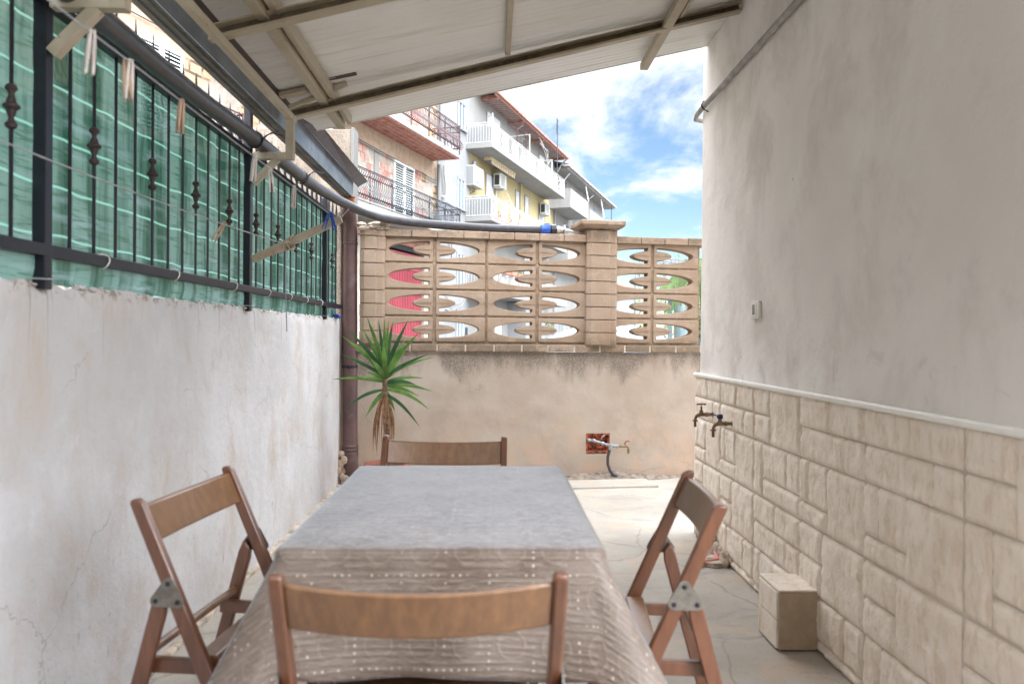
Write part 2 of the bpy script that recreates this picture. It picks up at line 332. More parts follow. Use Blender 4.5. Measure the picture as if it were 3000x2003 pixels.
M = dict(
 left=mat_left(), peach=mat_peach(), right=mat_right(), tile=mat_tile(), block=mat_block(), floor=mat_floor(), cloth=mat_cloth(), net=mat_net(),
 grout=simple('grout', (.60, .53, .46), .95, scale=8, var=.12, bscale=80, bump=.4),
 mortar=simple('mortar', (.27, .19, .13), .97, var=.3, scale=20, bump=.8, bscale=90, bdist=.006),
 mortar_light=simple('mortar_pale', (.50, .42, .34), .97, var=.25, scale=14, bump=.8, bscale=50, bdist=.006, dirt=(.22, .17, .13), dirtamt=(.5, .65)),
 wood=mat_wood('varnished_wood', (.10, .034, .015), (.155, .057, .025)), slat=mat_wood('varnished_wood_slat', (.15, .068, .028), (.23, .113, .048)),
 cream=mat_cream(), cream_shaded_dirty=simple('shaded_grimy_steel', (.12, .09, .055), .8, var=.35, scale=12, dirt=(.05, .035, .02), dirtamt=(.5, .7)), panel=mat_roofpanel(),
 brown_sheet=simple('brown_sheet_metal', (.055, .035, .035), .5, .2, var=.25, dirt=(.16, .13, .12), dirtamt=(.6, .8)),
 galv=simple('galvanised_gutter', (.20, .215, .24), .42, .55, var=.22, scale=5, dirt=(.10, .09, .085), dirtamt=(.5, .7)),
 galv_dark=simple('gutter_underside', (.085, .085, .08), .7, .2, var=.3, scale=6, dirt=(.17, .16, .13), dirtamt=(.5, .7)),
 pe=simple('black_polyethylene', (.045, .043, .05), .36, var=.2, scale=20, bump=.1, dirt=(.10, .09, .085), dirtamt=(.58, .75)),
 pvc=simple('brown_pvc', (.105, .058, .055), .42, var=.2, scale=6, bump=.08, dirt=(.17, .13, .12), dirtamt=(.55, .75)),
 iron=simple('dark_blue_iron', (.008, .008, .016), .42, 0, var=.3, scale=30, bump=.3, bscale=90, dirt=(.03, .025, .03), dirtamt=(.6, .75)),
 knuckle=simple('rusty_iron', (.045, .028, .03), .6, .1, var=.3, scale=50, bump=.4),
 line=simple('grey_line', (.30, .31, .33), .5, var=.1), rope=simple('twine', (.42, .34, .25), .95, var=.3, scale=90, bump=.6, bscale=200),
 peg=simple('peg_wood', (.36, .24, .17), .85, var=.35, scale=25, bump=.3, stretch=(1, 1, .3)), peg_pale=simple('peg_wood_weathered', (.50, .45, .42), .9, var=.25, scale=25, bump=.3),
 blue=simple('blue_plastic', (.015, .07, .34), .42, var=.15), blackplastic=simple('black_plastic', (.02, .02, .022), .42, var=.2),
 steel=simple('steel', (.55, .54, .51), .25, .9, var=.15, scale=15), brass=simple('aged_brass', (.24, .18, .11), .5, .7, var=.3, scale=40, dirt=(.12, .08, .05)),
 grey_fit=simple('grey_fitting', (.34, .34, .35), .5, .6, var=.2, scale=60, bump=.3, dirt=(.22, .17, .13)),
 hinge=simple('hinge_steel', (.17, .155, .135), .55, .5, var=.25, scale=60),
 red_rust=simple('red_lever', (.22, .06, .045), .6, var=.2), hollow=simple('broken_terracotta', (.42, .11, .055), .95, var=.4, scale=30, bump=.9, bscale=40, bdist=.01, dirt=(.05, .03, .025), dirtamt=(.5, .58)),
 rust=simple('rust', (.35, .13, .05), .95, var=.4, scale=30, bump=.9, bscale=50, bdist=.01, dirt=(.42, .36, .3)),
 terracotta=simple('terracotta_pot', (.34, .12, .08), .8, var=.15, bump=.3), soil=simple('soil', (.06, .045, .035), 1, var=.4, scale=40, bump=1, bdist=.01),
 leaf=mat_leaf('yucca_leaf', (.07, .17, .03), (.16, .29, .065)), leaf_dark=mat_leaf('yucca_leaf_dark', (.02, .075, .025), (.05, .13, .045)),
 dry=simple('dry_leaf', (.24, .125, .065), .95, var=.4, scale=30), trunk=simple('bark', (.20, .13, .085), .95, var=.4, scale=40, bump=.9, bscale=60, bdist=.01),
 plastic=simple('white_plastic', (.78, .76, .71), .35, var=.05), ivory=simple('ivory_profile', (.86, .84, .80), .35, var=.05, bump=.05),
 brick=mat_facade('hollow_brick_facade', 'brick'), white=mat_paint('white_wall', (.18, .182, .187), (.21, .213, .217), (.12, .115, .11)),
 cream_wall=mat_paint('cream_wall', (.175, .17, .163), (.20, .196, .19), (.115, .108, .10)), yellow=mat_paint('yellow_wall', (.30, .25, .13), (.33, .28, .16), (.21, .18, .11)),
 slabw=mat_paint('white_slab', (.19, .185, .178), (.22, .216, .21), (.125, .115, .105), .6), slabg=mat_paint('concrete_slab', (.26, .245, .225), (.33, .315, .29), (.13, .115, .10), .8),
 soffit=mat_soffit(), tiles=mat_roof_tiles(), grey_tile=simple('grey_roof_edge', (.26, .23, .22), .9, var=.25, scale=4, objc=True),
 red=simple('red_sheet_gate', (.21, .035, .048), .5, var=.12, scale=2, objc=True), rail_blue=simple('blue_black_iron', (.010, .014, .028), .5, var=.2), rail_red=simple('maroon_iron', (.045, .012, .016), .55, var=.2),
 rail_white=simple('white_iron', (.42, .415, .405), .5, var=.1), shutter=simple('shutter_paint', (.52, .55, .54), .6, var=.1, scale=3), dark=simple('dark_opening', (.02, .02, .02), .8, var=.1),
 glass=simple('window_glass', (.12, .15, .17), .12, var=.1, spec=.5), roller=simple('roller_blind', (.40, .41, .42), .6, var=.06, stretch=(1, 1, 30)),
 awning=simple('awning_cloth', (.55, .44, .28), .9, var=.15), ac=simple('ac_casing', (.38, .38, .365), .5, var=.06), red_brown=simple('rust_wood', (.26, .12, .10), .9, var=.3, scale=6, objc=True),
 crown=mat_leaf('tree_leaf', (.035, .085, .018), (.10, .17, .035), .35), palm=mat_leaf('palm_leaf', (.06, .15, .03), (.14, .26, .06), .35),
 sheet=simple('grey_sheet_fence', (.17, .23, .25), .5, .3, var=.15, scale=3), car=simple('white_car_paint', (.62, .64, .66), .2, var=.03, bump=0), carb=simple('pale_blue_car_paint', (.35, .45, .58), .2, var=.03, bump=0),
 tyre=simple('rubber', (.02, .02, .02), .8, var=.2), asphalt=simple('asphalt', (.16, .155, .15), .95, var=.2, scale=1.5, bump=.5, bscale=30, bdist=.01), ground=simple('dry_ground', (.30, .27, .21), .95, var=.25, scale=.3, bump=.5, bscale=5, bdist=.05),
)

# ------------------------------------------------------------------ mesh collecting
class MB:
    def __init__(s): s.v = []; s.f = []; s.mi = []; s.cur = 0
    def add(s, vs, fs):
        o = len(s.v); s.v += [Vector(p) for p in vs]; s.f += [tuple(i+o for i in f) for f in fs]; s.mi += [s.cur]*len(fs); return s
    def box(s, a, b):
        x0, y0, z0 = [min(a[i], b[i]) for i in range(3)]; x1, y1, z1 = [max(a[i], b[i]) for i in range(3)]
        return s.add([(x0,y0,z0),(x1,y0,z0),(x1,y1,z0),(x0,y1,z0),(x0,y0,z1),(x1,y0,z1),(x1,y1,z1),(x0,y1,z1)],
                     [(0,3,2,1),(4,5,6,7),(0,1,5,4),(1,2,6,5),(2,3,7,6),(3,0,4,7)])
    def beam(s, p, q, w_, h_, up=(0, 0, 1)):
        p, q = Vector(p), Vector(q); d = (q-p).normalized(); sx = d.cross(Vector(up)); sx.normalize(); uu = sx.cross(d)
        a = sx*w_/2; b = uu*h_/2
        return s.add([p-a-b, p+a-b, p+a+b, p-a+b, q-a-b, q+a-b, q+a+b, q-a+b], [(0,1,2,3),(7,6,5,4),(0,4,5,1),(1,5,6,2),(2,6,7,3),(3,7,4,0)])
    def tube(s, pts, r, n=10, cap=True):
        pts = [Vector(p) for p in pts]; rr = r if isinstance(r, (list, tuple)) else [r]*len(pts)
        vs = []; prev = None
        for i, p in enumerate(pts):
            d = (pts[min(i+1, len(pts)-1)]-pts[max(i-1, 0)]).normalized()
            a = prev if prev is not None else (Vector((0, 0, 1)) if abs(d.z) < .9 else Vector((1, 0, 0)))
            a = (a-d*a.dot(d)).normalized(); prev = a; b = d.cross(a)
            vs += [p+(a*math.cos(t)+b*math.sin(t))*rr[i] for t in [2*math.pi*k/n for k in range(n)]]
        fs = [(i*n+k, i*n+(k+1) % n, (i+1)*n+(k+1) % n, (i+1)*n+k) for i in range(len(pts)-1) for k in range(n)]
        if cap: fs += [tuple(range(n-1, -1, -1)), tuple((len(pts)-1)*n+k for k in range(n))]
        return s.add(vs, fs)
    def lathe(s, prof, c, axis=(0, 0, 1), n=16):
        ax = Vector(axis).normalized(); c = Vector(c)
        pts = [c+ax*h for r_, h in prof]
        # as tube with fixed frame
        a = Vector((1, 0, 0)) if abs(ax.x) < .9 else Vector((0, 0, 1)); a = (a-ax*a.dot(ax)).normalized(); b = ax.cross(a); vs = []
        for (r_, h), p in zip(prof, pts): vs += [p+(a*math.cos(t)+b*math.sin(t))*max(r_, .0001) for t in [2*math.pi*k/n for k in range(n)]]
        fs = [(i*n+k, i*n+(k+1) % n, (i+1)*n+(k+1) % n, (i+1)*n+k) for i in range(len(prof)-1) for k in range(n)]
        fs += [tuple(range(n-1, -1, -1)), tuple((len(prof)-1)*n+k for k in range(n))]
        return s.add(vs, fs)
    def prism(s, poly, f0, f1):      # poly 2D -> 3D by functions f0, f1
        n = len(poly); vs = [f0(p) for p in poly]+[f1(p) for p in poly]
        return s.add(vs, [tuple(range(n-1, -1, -1)), tuple(range(n, 2*n))]+[(i, (i+1) % n, n+(i+1) % n, n+i) for i in range(n)])
    def sphere(s, c, r, n=8, sc_=(1, 1, 1)):
        prof = [(r*math.sin(t), -r*math.cos(t)) for t in [math.pi*k/n for k in range(n+1)]]
        k0 = len(s.v); s.lathe(prof, (0, 0, 0), n=n*2)
        for i in range(k0, len(s.v)): s.v[i] = Vector((s.v[i].x*sc_[0], s.v[i].y*sc_[1], s.v[i].z*sc_[2]))+Vector(c)
        return s
def tag(o, label=None, cat=None, group=None, kind=None):
    if label: o['label'] = label
    if cat: o['category'] = cat
    if group: o['group'] = group
    if kind: o['kind'] = kind
    return o
def build(mb, name, mat, parent=None, smooth=False, bevel=0, fix=True, local=False, seg=2):
    me = bpy.data.meshes.new(name)
    vs = mb.v
    if parent is not None and not local:
        inv = parent.matrix_basis.inverted()
        pp = parent
        while pp.parent: pp = pp.parent; inv = inv @ pp.matrix_basis.inverted()
        vs = [inv @ v for v in vs]
    me.from_pydata([tuple(v) for v in vs], [], mb.f)
    mats = mat if isinstance(mat, list) else [mat]
    for x in mats: me.materials.append(x)
    if len(mats) > 1: me.polygons.foreach_set('material_index', mb.mi)
    if fix:
        bm = bmesh.new(); bm.from_mesh(me); bmesh.ops.recalc_face_normals(bm, faces=bm.faces); bm.to_mesh(me); bm.free()
    if smooth:
        me.polygons.foreach_set('use_smooth', [True]*len(me.polygons))
        if smooth != 'all': me.set_sharp_from_angle(angle=R(38))
    o = bpy.data.objects.new(name, me); COL.objects.link(o)
    if parent is not None: o.parent = parent
    if bevel:
        b = o.modifiers.new('bevel', 'BEVEL'); b.width = bevel; b.segments = seg; b.limit_method = 'ANGLE'; b.angle_limit = R(40)
        if not smooth: b.harden_normals = False
    return o
def thing(name, label, cat, loc=(0, 0, 0), rz=0, group=None):
    o = bpy.data.objects.new(name, None); COL.objects.link(o); o.empty_display_size = .1
    o.location = loc; o.rotation_euler = (0, 0, rz); o.matrix_basis = Matrix.Translation(loc) @ Matrix.Rotation(rz, 4, 'Z')
    return tag(o, label, cat, group)
def copy_tree(o, parent=None):
    c = o.copy(); COL.objects.link(c); c.parent = parent
    for ch in list(o.children): copy_tree(ch, c)
    return c
def poly(name, pts, mat, **k): return None

# ================================================================== GROUND
g = MB(); g.add([(-1500, -300, -.04), (1500, -300, -.04), (1500, 2500, -.04), (-1500, 2500, -.04)], [(0, 1, 2, 3)])
tag(build(g, 'ground', M['ground']), kind='structure')
g = MB(); g.add([(-30, 6.6, -.034), (60, 6.6, -.034), (60, 110, -.034), (-30, 110, -.034)], [(0, 1, 2, 3)])
tag(build(g, 'road', M['asphalt']), kind='structure')
# courtyard floor: slightly uneven slab
g = MB(); nx, ny = 50, 110
for j in range(ny+1):
    for i in range(nx+1):
        x = -1.25+i*5.2/nx; y = -2.2+j*8.7/ny
        g.v.append(Vector((x, y, .006*noise.noise((x*1.3, y*1.3, 0))+.004*noise.noise((x*5, y*5, 3)))))
g.f = [(j*(nx+1)+i, j*(nx+1)+i+1, (j+1)*(nx+1)+i+1, (j+1)*(nx+1)+i) for j in range(ny) for i in range(nx)]; g.mi = [0]*len(g.f)
tag(build(g, 'courtyard_floor', M['floor'], smooth='all', fix=False), kind='structure')

# ================================================================== LEFT WALL
XL = -1.17
t = thing('courtyard_wall', 'low white stucco wall along the left side with a rough crumbling top', 'wall', (XL-.1, 2, 0))
g = MB(); ny, nz = 330, 40; Y0, Y1 = -2.2, 5.95
def lw(y, z):      # bulge of the plaster
    e = max(0, (z-1.235)/.06)
    return XL+.006*noise.noise((0, y*1.5, z*1.5))+.003*noise.noise((5, y*6, z*6))-.010*e*e*(1+noise.noise((9, y*14, 0)))
for j in range(ny+1):
    y = Y0+(Y1-Y0)*j/ny
    top = 1.293+.010*noise.noise((1, y*3, 0))+.012*noise.noise((2, y*16, 0))
    for k in range(nz+1):
        z = top*(1-(1-k/nz)**1.5); g.v.append(Vector((lw(y, z), y, z)))
    g.v.append(Vector((XL-.06, y, top+.006*noise.noise((3, y*20, 0))))); g.v.append(Vector((XL-.22, y, top-.004)))
n_ = nz+3
g.f = [(j*n_+k, (j+1)*n_+k, (j+1)*n_+k+1, j*n_+k+1) for j in range(ny) for k in range(n_-1)]; g.mi = [0]*len(g.f)
g.add([(XL-.22, Y0, 1.29), (XL-.22, Y1, 1.29), (XL-.22, Y1, -.04), (XL-.22, Y0, -.04)], [(0, 1, 2, 3)])
g.add([(XL, Y1, -.04), (XL-.22, Y1, -.04), (XL-.22, Y1, 1.28), (XL-.004, Y1, 1.28)], [(0, 1, 2, 3)])
build(g, 'stucco_body', M['left'], t, smooth='all', fix=False)
g = MB()
for i in range(130):      # crumbs of old plaster along the top edge
    y = random.uniform(.9, 5.9); s_ = random.uniform(.004, .010)
    k0 = len(g.v); g.sphere((XL-random.uniform(-.004, .03), y, 1.291+random.uniform(-.008, .006)), s_, 4, (1, random.uniform(1, 2.2), .8))
    for q in range(k0, len(g.v)): g.v[q] += Vector((noise.noise(g.v[q]*60), noise.noise(g.v[q]*60+Vector((5, 5, 5))), 0))*s_*.5
build(g, 'plaster_crumbs', M['left'], t)
g = MB(); 
for j in range(60):
    y0 = 1.0+j*.085; g.box((XL-.01, y0, -.01), (XL+.028+.008*noise.noise((0, y0*5, 0)), y0+.087, .020+.006*noise.noise((4, y0*4, 0))))
build(g, 'mortar_fillet', M['mortar_light'], t, bevel=.008)

# end pier standing on the wall, and the taller pier beyond it
t = thing('plaster_pier', 'narrow rough plaster pier between the green net and the brown downpipe', 'pier', (-1.23, 6.05, 0))
g = MB(); nz = 40
for k in range(nz+1):
    z = .0+k*2.12/nz
    for (x, y) in ((-1.285, 5.955), (-1.168, 5.955), (-1.13, 6.14), (-1.285, 6.14)):
        g.v.append(Vector((x+.007*noise.noise((x*3, y, z*5)), y+.006*noise.noise((x, y*3, z*6)), z)))
g.f = [(k*4+i, k*4+(i+1) % 4, (k+1)*4+(i+1) % 4, (k+1)*4+i) for k in range(nz) for i in range(4)]+[(nz*4, nz*4+1, nz*4+2, nz*4+3)]; g.mi = [0]*len(g.f)
build(g, 'pier_body', M['peach'], t, bevel=.006)
g = MB()
for i in range(16):
    g.sphere((-1.16+random.uniform(-.05, .07), 5.93+random.uniform(0, .04), random.uniform(0, .26)), random.uniform(.015, .034), 4, (1, .6, 1.2))
build(g, 'rubble_patch', M['peach'], t)
t = thing('tall_pier', 'tall plaster corner pier with white edge beyond the gutter end', 'pier', (-1.4, 6.6, 0))
g = MB(); g.box((-2.05, 6.62, 0), (-1.215, 6.8, 2.93)); build(g, 'pier_body', M['peach'], t, bevel=.01)
g = MB(); g.box((-1.2155, 6.60, 2.0), (-1.185, 6.8, 2.94)); build(g, 'white_edge', M['slabw'], t, bevel=.006)

# ================================================================== FENCE ON THE LEFT WALL
ft = thing('iron_fence', 'dark iron railing with spiked bars standing on the white wall', 'fence', (XL, 3.0, 1.29))
RT = (2.015, 2.035)
g = MB(); g.beam((XL, -.4, 2.025), (XL, 5.93, 2.035), .03, .03); build(g, 'top_rail', M['iron'], ft, bevel=.003)
g = MB(); g.beam((XL, -.4, 1.372), (XL, 5.93, 1.384), .035, .032); build(g, 'bottom_rail', M['iron'], ft, bevel=.003)
posts = [.33, 2.03, 3.71, 5.40]
for i, py in enumerate(posts):
    g = MB(); wq = .036
    g.box((XL-.017, py-wq/2, 1.275), (XL+.017, py+wq/2, 2.30 if i < 3 else 2.12)); o = build(g, 'post', M['iron'], ft, bevel=.003)
    if i: 
        g = MB(); g.beam((XL-.027, py-.03, 1.302), (XL+.028, py-.03, 1.300), .002, .004); g.beam((XL+.026, py-.03, 1.30), (XL+.026, py+.03, 1.304), .002, .004); build(g, 'wire_tie', M['line'], o)
bar0 = None
def bar_mesh(k, y):
    global bar0, barK, spike0
    if bar0 is None:
        g = MB(); g.tube([(0, 0, 0), (0, 0, .66)], .0050, 8); me = build(g, 'bar', M['iron'], smooth=True); bar0 = me
        g = MB(); kr = .60; pr = [(.007, -.066), (.020, -.060), (.024, -.050), (.012, -.040), (.010, -.032), (.017, -.020), (.020, -.010), (.033, -.003), (.033, .003), (.020, .010), (.017, .020), (.010, .032), (.012, .040), (.024, .050), (.020, .060), (.007, .066)]
        g.lathe([(a_*kr, b_*.85) for a_, b_ in pr], (0, 0, .325), n=12); barK = build(g, 'knuckle', M['knuckle'], smooth=True)
        g = MB(); g.lathe([(.011, 0), (.013, .012), (.008, .02), (.0075, .05), (.001, .15)], (0, 0, .655), n=8); spike0 = build(g, 'spike', M['iron'], smooth=True)
        b, kk, s_ = bar0, barK, spike0
    else:
        b = bar0.copy(); COL.objects.link(b); s_ = spike0.copy(); COL.objects.link(s_); kk = None
    z0 = 1.385
    b.parent = ft; b.location = Vector((XL, y, z0))-ft.location
    s_.parent = b; s_.location = (0, 0, 0)
    if k % 3 == 2 or k == 0:
        if kk is None: kk = barK.copy(); COL.objects.link(kk)
        kk.parent = b; kk.location = (0, 0, 0)
    elif kk is not None: kk.parent = b
first = True
for bay in range(3):
    y0, y1 = posts[bay], posts[bay+1]; n = 12
    for k in range(1, n+1):
        y = y0+(y1-y0)*k/(n+1)
        if bay == 0 and y < 1.0: continue
        kk = k if bay == 1 else k+2 if bay == 0 else k+1
        if first: bar_mesh(0, y); first = False; continue
        bar_mesh(kk % 3 if kk % 3 else 3, y)
for k in range(1, 4): bar_mesh(3 if k != 2 else 2, 5.40+.13*k)

# shade net tied on the outside of the bars
nt_ = thing('shade_net', 'green woven shade net tied behind the fence bars', 'net', (XL-.02, 3, 1.3))
g = MB(); ny, nz = 420, 40
bars_y = [posts[b]+(posts[b+1]-posts[b])*k/13 for b in range(3) for k in range(14)]
for j in range(ny+1):
    y = -.3+j*6.2/ny
    for k in range(nz+1):
        f = k/nz; z = 1.292+f*(2.035-1.292)
        nb = min(abs(y-b) for b in bars_y)/.065
        x = XL-.014-.012*min(1, nb)*(.6+.4*noise.noise((0, y*2, z*2)))-.007*noise.noise((3, y*7, z*2.2))-.004*noise.noise((7, y*3+z*4, z*9))
        if z < 1.40: x += .008*math.sin(math.pi*max(0, min(1, (1.40-z)/.11)))
        g.v.append(Vector((x, y, z+.006*noise.noise((4, y*3, 0))*(1-f))))
g.f = [(j*(nz+1)+k, (j+1)*(nz+1)+k, (j+1)*(nz+1)+k+1, j*(nz+1)+k+1) for j in range(ny) for k in range(nz)]; g.mi = [0]*len(g.f)
build(g, 'net_sheet', M['net'], nt_, smooth='all', fix=False)
tie0 = None
for sx in (299, 508, 681, 781, 845, 893, 937):
    y = PX(sx, 800, XL).y; zc = 1.374+.012*(y-1)/5
    if tie0 is None:
        g = MB(); g.tube([(.0195*math.cos(a)*1.15, .006*math.sin(a*2), .022*math.sin(a)) for a in [2*math.pi*k/16 for k in range(17)]], .0022, 5); tie0 = build(g, 'plastic_tie', M['plastic'], nt_, local=True, smooth=True); tt = tie0
    else: tt = tie0.copy(); COL.objects.link(tt)
    tt.location = Vector((XL, y, zc))-nt_.location
o = thing('blue_clip', 'small blue plastic piece lying on the wall top beside the pier', 'clip', (XL+.0, 5.80, 1.293))
g = MB(); g.box((-.045, -.03, .0), (.035, .03, .022)); g.box((-.03, -.038, .022), (.025, -.02, .03)); build(g, 'clip_body', M['blue'], o, local=True, bevel=.003)
g = MB(); g.beam((-.01, -.031, .011), (.02, -.034, .011), .006, .004); build(g, 'clip_slot', M['blackplastic'], o, local=True)

# ================================================================== HOUSE ON THE RIGHT
XR = 1.244; YE = 4.55; HB = 1.0      # the house ends a little behind the picture's edge
t = thing('house', 'grey stuccoed house wall on the right with stone-look tiles along its foot', 'house', (XR+2, 1, 0))
g = MB(); g.box((XR, HB, 0), (XR+4, YE, 6.6)); build(g, 'wall', M['right'], t, bevel=.012)
g = MB(); g.box((XR-.3, HB-.2, 6.6), (XR+4.2, YE+.25, 6.75)); build(g, 'roof_slab', M['slabg'], t, bevel=.01)
t2 = thing('rear_light_blocker', 'unseen dark wall added behind the camera to block light', 'wall', (1, -.9, 0))
g = MB(); g.box((-1.4, -1.1, -.03), (1.45, -.9, 4.4)); build(g, 'blocker_body', simple('dark_blocker', (.13, .10, .08), .95, var=.2), t2, bevel=.01)  # added out of view to hold back light from behind; dark to bounce little
# tile backing and stones
XT = XR-.012; YT = 4.585
g = MB(); g.box((XT+.005, HB, 0), (XR+.06, YT, .945)); build(g, 'grout_bed', M['grout'], t)
pats = dict(
 P=[(0, .75, .5, 1), (.5, .75, 1, 1), (0, .5, .73, .75), (.73, .5, 1, .75), (0, .16, .16, .5), (.16, .16, .48, .5), (0, 0, .48, .16), (.48, 0, 1, .5)],
 Q=[(0, .75, .38, 1), (0, .5, .38, .75), (.38, .5, 1, 1), (0, 0, .22, .5), (.22, .18, .74, .5), (.74, .18, 1, .5), (.22, 0, 1, .18)])
g = MB(); TW, TH = .527, .4975; yb = 2.492
cols = [(-1, None)]
c0 = int(math.floor((HB-yb)/TW)); c1 = int(math.ceil((YT-yb)/TW))
for c in range(c0, c1):
    for r_ in range(2):
        zt = .9435-r_*TH; zb = zt-TH; y1_ = yb+(c+1)*TW   # far edge; pattern x runs from the far edge towards the camera
        pat = pats['QP'[r_]] if c in (1, -2) else pats['PQ'[r_]]
        for (a0, b0, a1, b1) in pat:
            ya, yb_ = y1_-a1*TW+(.0085 if a1 == 1 else .006), y1_-a0*TW-(.0085 if a0 == 0 else .006); za, zb_ = zb+b0*TH+(.005 if b0 == 0 else .003), zb+b1*TH-(.005 if b1 == 1 else .003)
            yb_ = min(yb_, YT-.003); ya = max(ya, HB); za = max(za, .002)
            if ya >= yb_-.01 or za >= zb_-.01: continue
            nu = max(4, int((yb_-ya)/.014)+2); nv = max(4, int((zb_-za)/.014)+2); k0 = len(g.v); seed = random.uniform(0, 99); lift = random.uniform(.006, .010); tilt = random.uniform(-.002, .002)
            for i in range(nu+1):
                for j in range(nv+1):
                    edge = (i in (0, nu)) + (j in (0, nv)); ins = lambda a_, b_, q, nq: a_ if q == 0 else b_ if q == nq else (a_+.0065 if q == 1 else b_-.0065 if q == nq-1 else a_+(b_-a_)*(q-.5)/(nq-1)); y = ins(ya, yb_, i, nu); z = ins(za, zb_, j, nv)
                    h = lift+tilt*(i/nu-.5)+.0070*noise.noise((seed, y*18, z*14))+.0060*noise.noise((seed, y*55, z*45))
                    if edge: h = -.005; y += .0008*noise.noise((seed, z*70, 1)); z += .0008*noise.noise((seed, y*70, 2))
                    elif i in (1, nu-1) or j in (1, nv-1): h *= .8
                    g.v.append(Vector((XT-h, y, z)))
            fs = [(k0+i*(nv+1)+j, k0+i*(nv+1)+j+1, k0+(i+1)*(nv+1)+j+1, k0+(i+1)*(nv+1)+j) for i in range(nu) for j in range(nv)]
            g.f += fs; g.mi += [0]*len(fs)
build(g, 'stone_tiles', M['tile'], t, smooth='all', fix=False)
g = MB(); g.box((XT-.004, YT-.006, 0), (XR+.1, YT+.004, .945)); build(g, 'tile_return', M['tile'], t)
g = MB(); g.tube([(XT-.006, HB, .948), (XT-.006, YT+.005, .948)], .0125, 12); g.box((XT-.004, HB, .938), (XR+.05, YT+.004, .958)); build(g, 'dado_trim', M['ivory'], t, smooth=True)
g = MB()
for i in range(10): g.sphere((XT-.005+random.uniform(-.03, .0), 3.9+i*.06, .03+random.uniform(0, .10)*(i > 3)), random.uniform(.02, .05), 4, (.5, 1, 1.1))
build(g, 'broken_base', M['mortar_light'], t)
# tiled stub at its foot
t = thing('tiled_stub', 'small box clad in stone tiles sticking out of the house wall foot', 'box', (1.13, 2.95, 0))
g = MB(); g.box((1.086, 2.838, .0), (1.228, 3.036, .218)); build(g, 'core', M['grout'], t, bevel=.003)
g = MB(); g.box((1.080, 2.834, .2185), (1.227, 3.041, .2265)); build(g, 'top_tile', M['tile'], t, bevel=.002)
g = MB(); g.box((1.080, 2.830, .004), (1.226, 2.8375, .217)); build(g, 'front_tile', simple('smooth_tile', (.40, .31, .22), .6, var=.12, scale=14), t, bevel=.002)
g = MB()
for (ya, yb_, za, zb_) in ((2.842, 3.036, .112, .214), (2.842, 3.012, .004, .107), (3.016, 3.036, .004, .107)):
    g.box((1.074, ya, za), (1.0865, yb_, zb_))
build(g, 'side_tiles', M['tile'], t, bevel=.004)
# wall switch
sw = PX(2206, 907, XR-.02); t = thing('wall_switch', 'small white switch box on the grey house wall', 'switch', (XR, sw.y, sw.z))
g = MB(); g.box((-.014, -.060, -.042), (0, .060, .042)); build(g, 'housing', M['plastic'], t, local=True, bevel=.006)
g = MB(); g.box((-.0175, -.034, -.030), (-.0135, .034, .030)); build(g, 'frame', M['ivory'], t, local=True, bevel=.002)
g = MB(); g.box((-.021, -.013, -.024), (-.017, .013, .024)); g.add([(-.0215, 0, -.012), (-.0215, .004, .008), (-.0215, -.004, .008)], [(0, 1, 2)]); build(g, 'rocker', M['grey_fit'], t, local=True, bevel=.001)
# conduit pipe high on the wall
t = thing('wall_conduit', 'thin grey pipe running along the upper house wall', 'pipe', (XR, 3, 2.48))
g = MB(); g.tube([(XR-.022, HB+.1, 2.535), (XR-.022, 2, 2.53), (XR-.022, 4.48, 2.511), (XR-.024, 4.58, 2.503), (XR-.015, 4.64, 2.492), (XR+.03, 4.655, 2.489)], .0155, 12); build(g, 'conduit', simple('weathered_pipe', (.30, .285, .27), .55, var=.25, scale=10, dirt=(.30, .17, .10), dirtamt=(.62, .72)), t, smooth=True)
g = MB(); g.tube([(XR-.004, 4.42, 2.534), (XR-.03, 4.42, 2.534), (XR-.042, 4.42, 2.512), (XR-.03, 4.42, 2.489), (XR, 4.42, 2.474)], .004, 6); build(g, 'pipe_clip', M['iron'], t)

# taps (built once, copied)
def tap(kind):
    o = bpy.data.objects.new('tap', None); COL.objects.link(o); o.empty_display_size = .05
    g = MB(); g.lathe([(.016, 0), (.016, .003), (.0095, .005), (.0095, .03), (.013, .031), (.013, .042), (.0095, .043)], (0, 0, 0), (-1, 0, 0), 12)
    g.tube([(-.04, 0, 0), (-.062, 0, .0), (-.078, 0, -.001), (-.092, 0, -.008), (-.099, 0, -.022), (-.10, 0, -.034)], [.0095, .010, .0115, .0095, .008, .008], 10)
    build(g, 'tap_body', M['brass'], o, local=True, smooth=True)
    g = MB(); g.lathe([(.015, 0), (.015, -.006), (.0075, -.008), (.0075, -.038)], (-.10, 0, -.030), (0, 0, 1), 12); build(g, 'hose_nozzle', simple('nozzle', (.20, .10, .07), .5, .6, var=.2), o, local=True, smooth=True)
    if kind == 'tee':
        g = MB(); g.lathe([(.013, 0), (.011, .012), (.006, .02), (.0055, .04)], (-.066, 0, .006), n=12); g.tube([(-.066, -.0, .05), (-.066, 0, .058)], .004, 8); build(g, 'bonnet', M['brass'], o, local=True, smooth=True)
        g = MB(); g.tube([(-.086, 0, .056), (-.066, 0, .058), (-.046, 0, .057)], .0042, 8); g.sphere((-.086, 0, .056), .006, 5); g.sphere((-.046, 0, .057), .006, 5); build(g, 'handle', M['red_rust'], o, local=True, smooth=True)
    else:
        g = MB(); g.lathe([(.013, 0), (.010, .014), (.006, .02)], (-.066, 0, .006), n=12); build(g, 'bonnet', M['brass'], o, local=True, smooth=True)
        g = MB(); g.lathe([(.011, 0), (.016, .004), (.015, .02), (.010, .024)], (-.066, 0, .024), n=10); g.beam((-.07, 0, .036), (-.108, .02, .05), .010, .005); build(g, 'handle', simple('navy_knob', (.008, .02, .09), .5, var=.2), o, local=True, smooth=True)
    return o
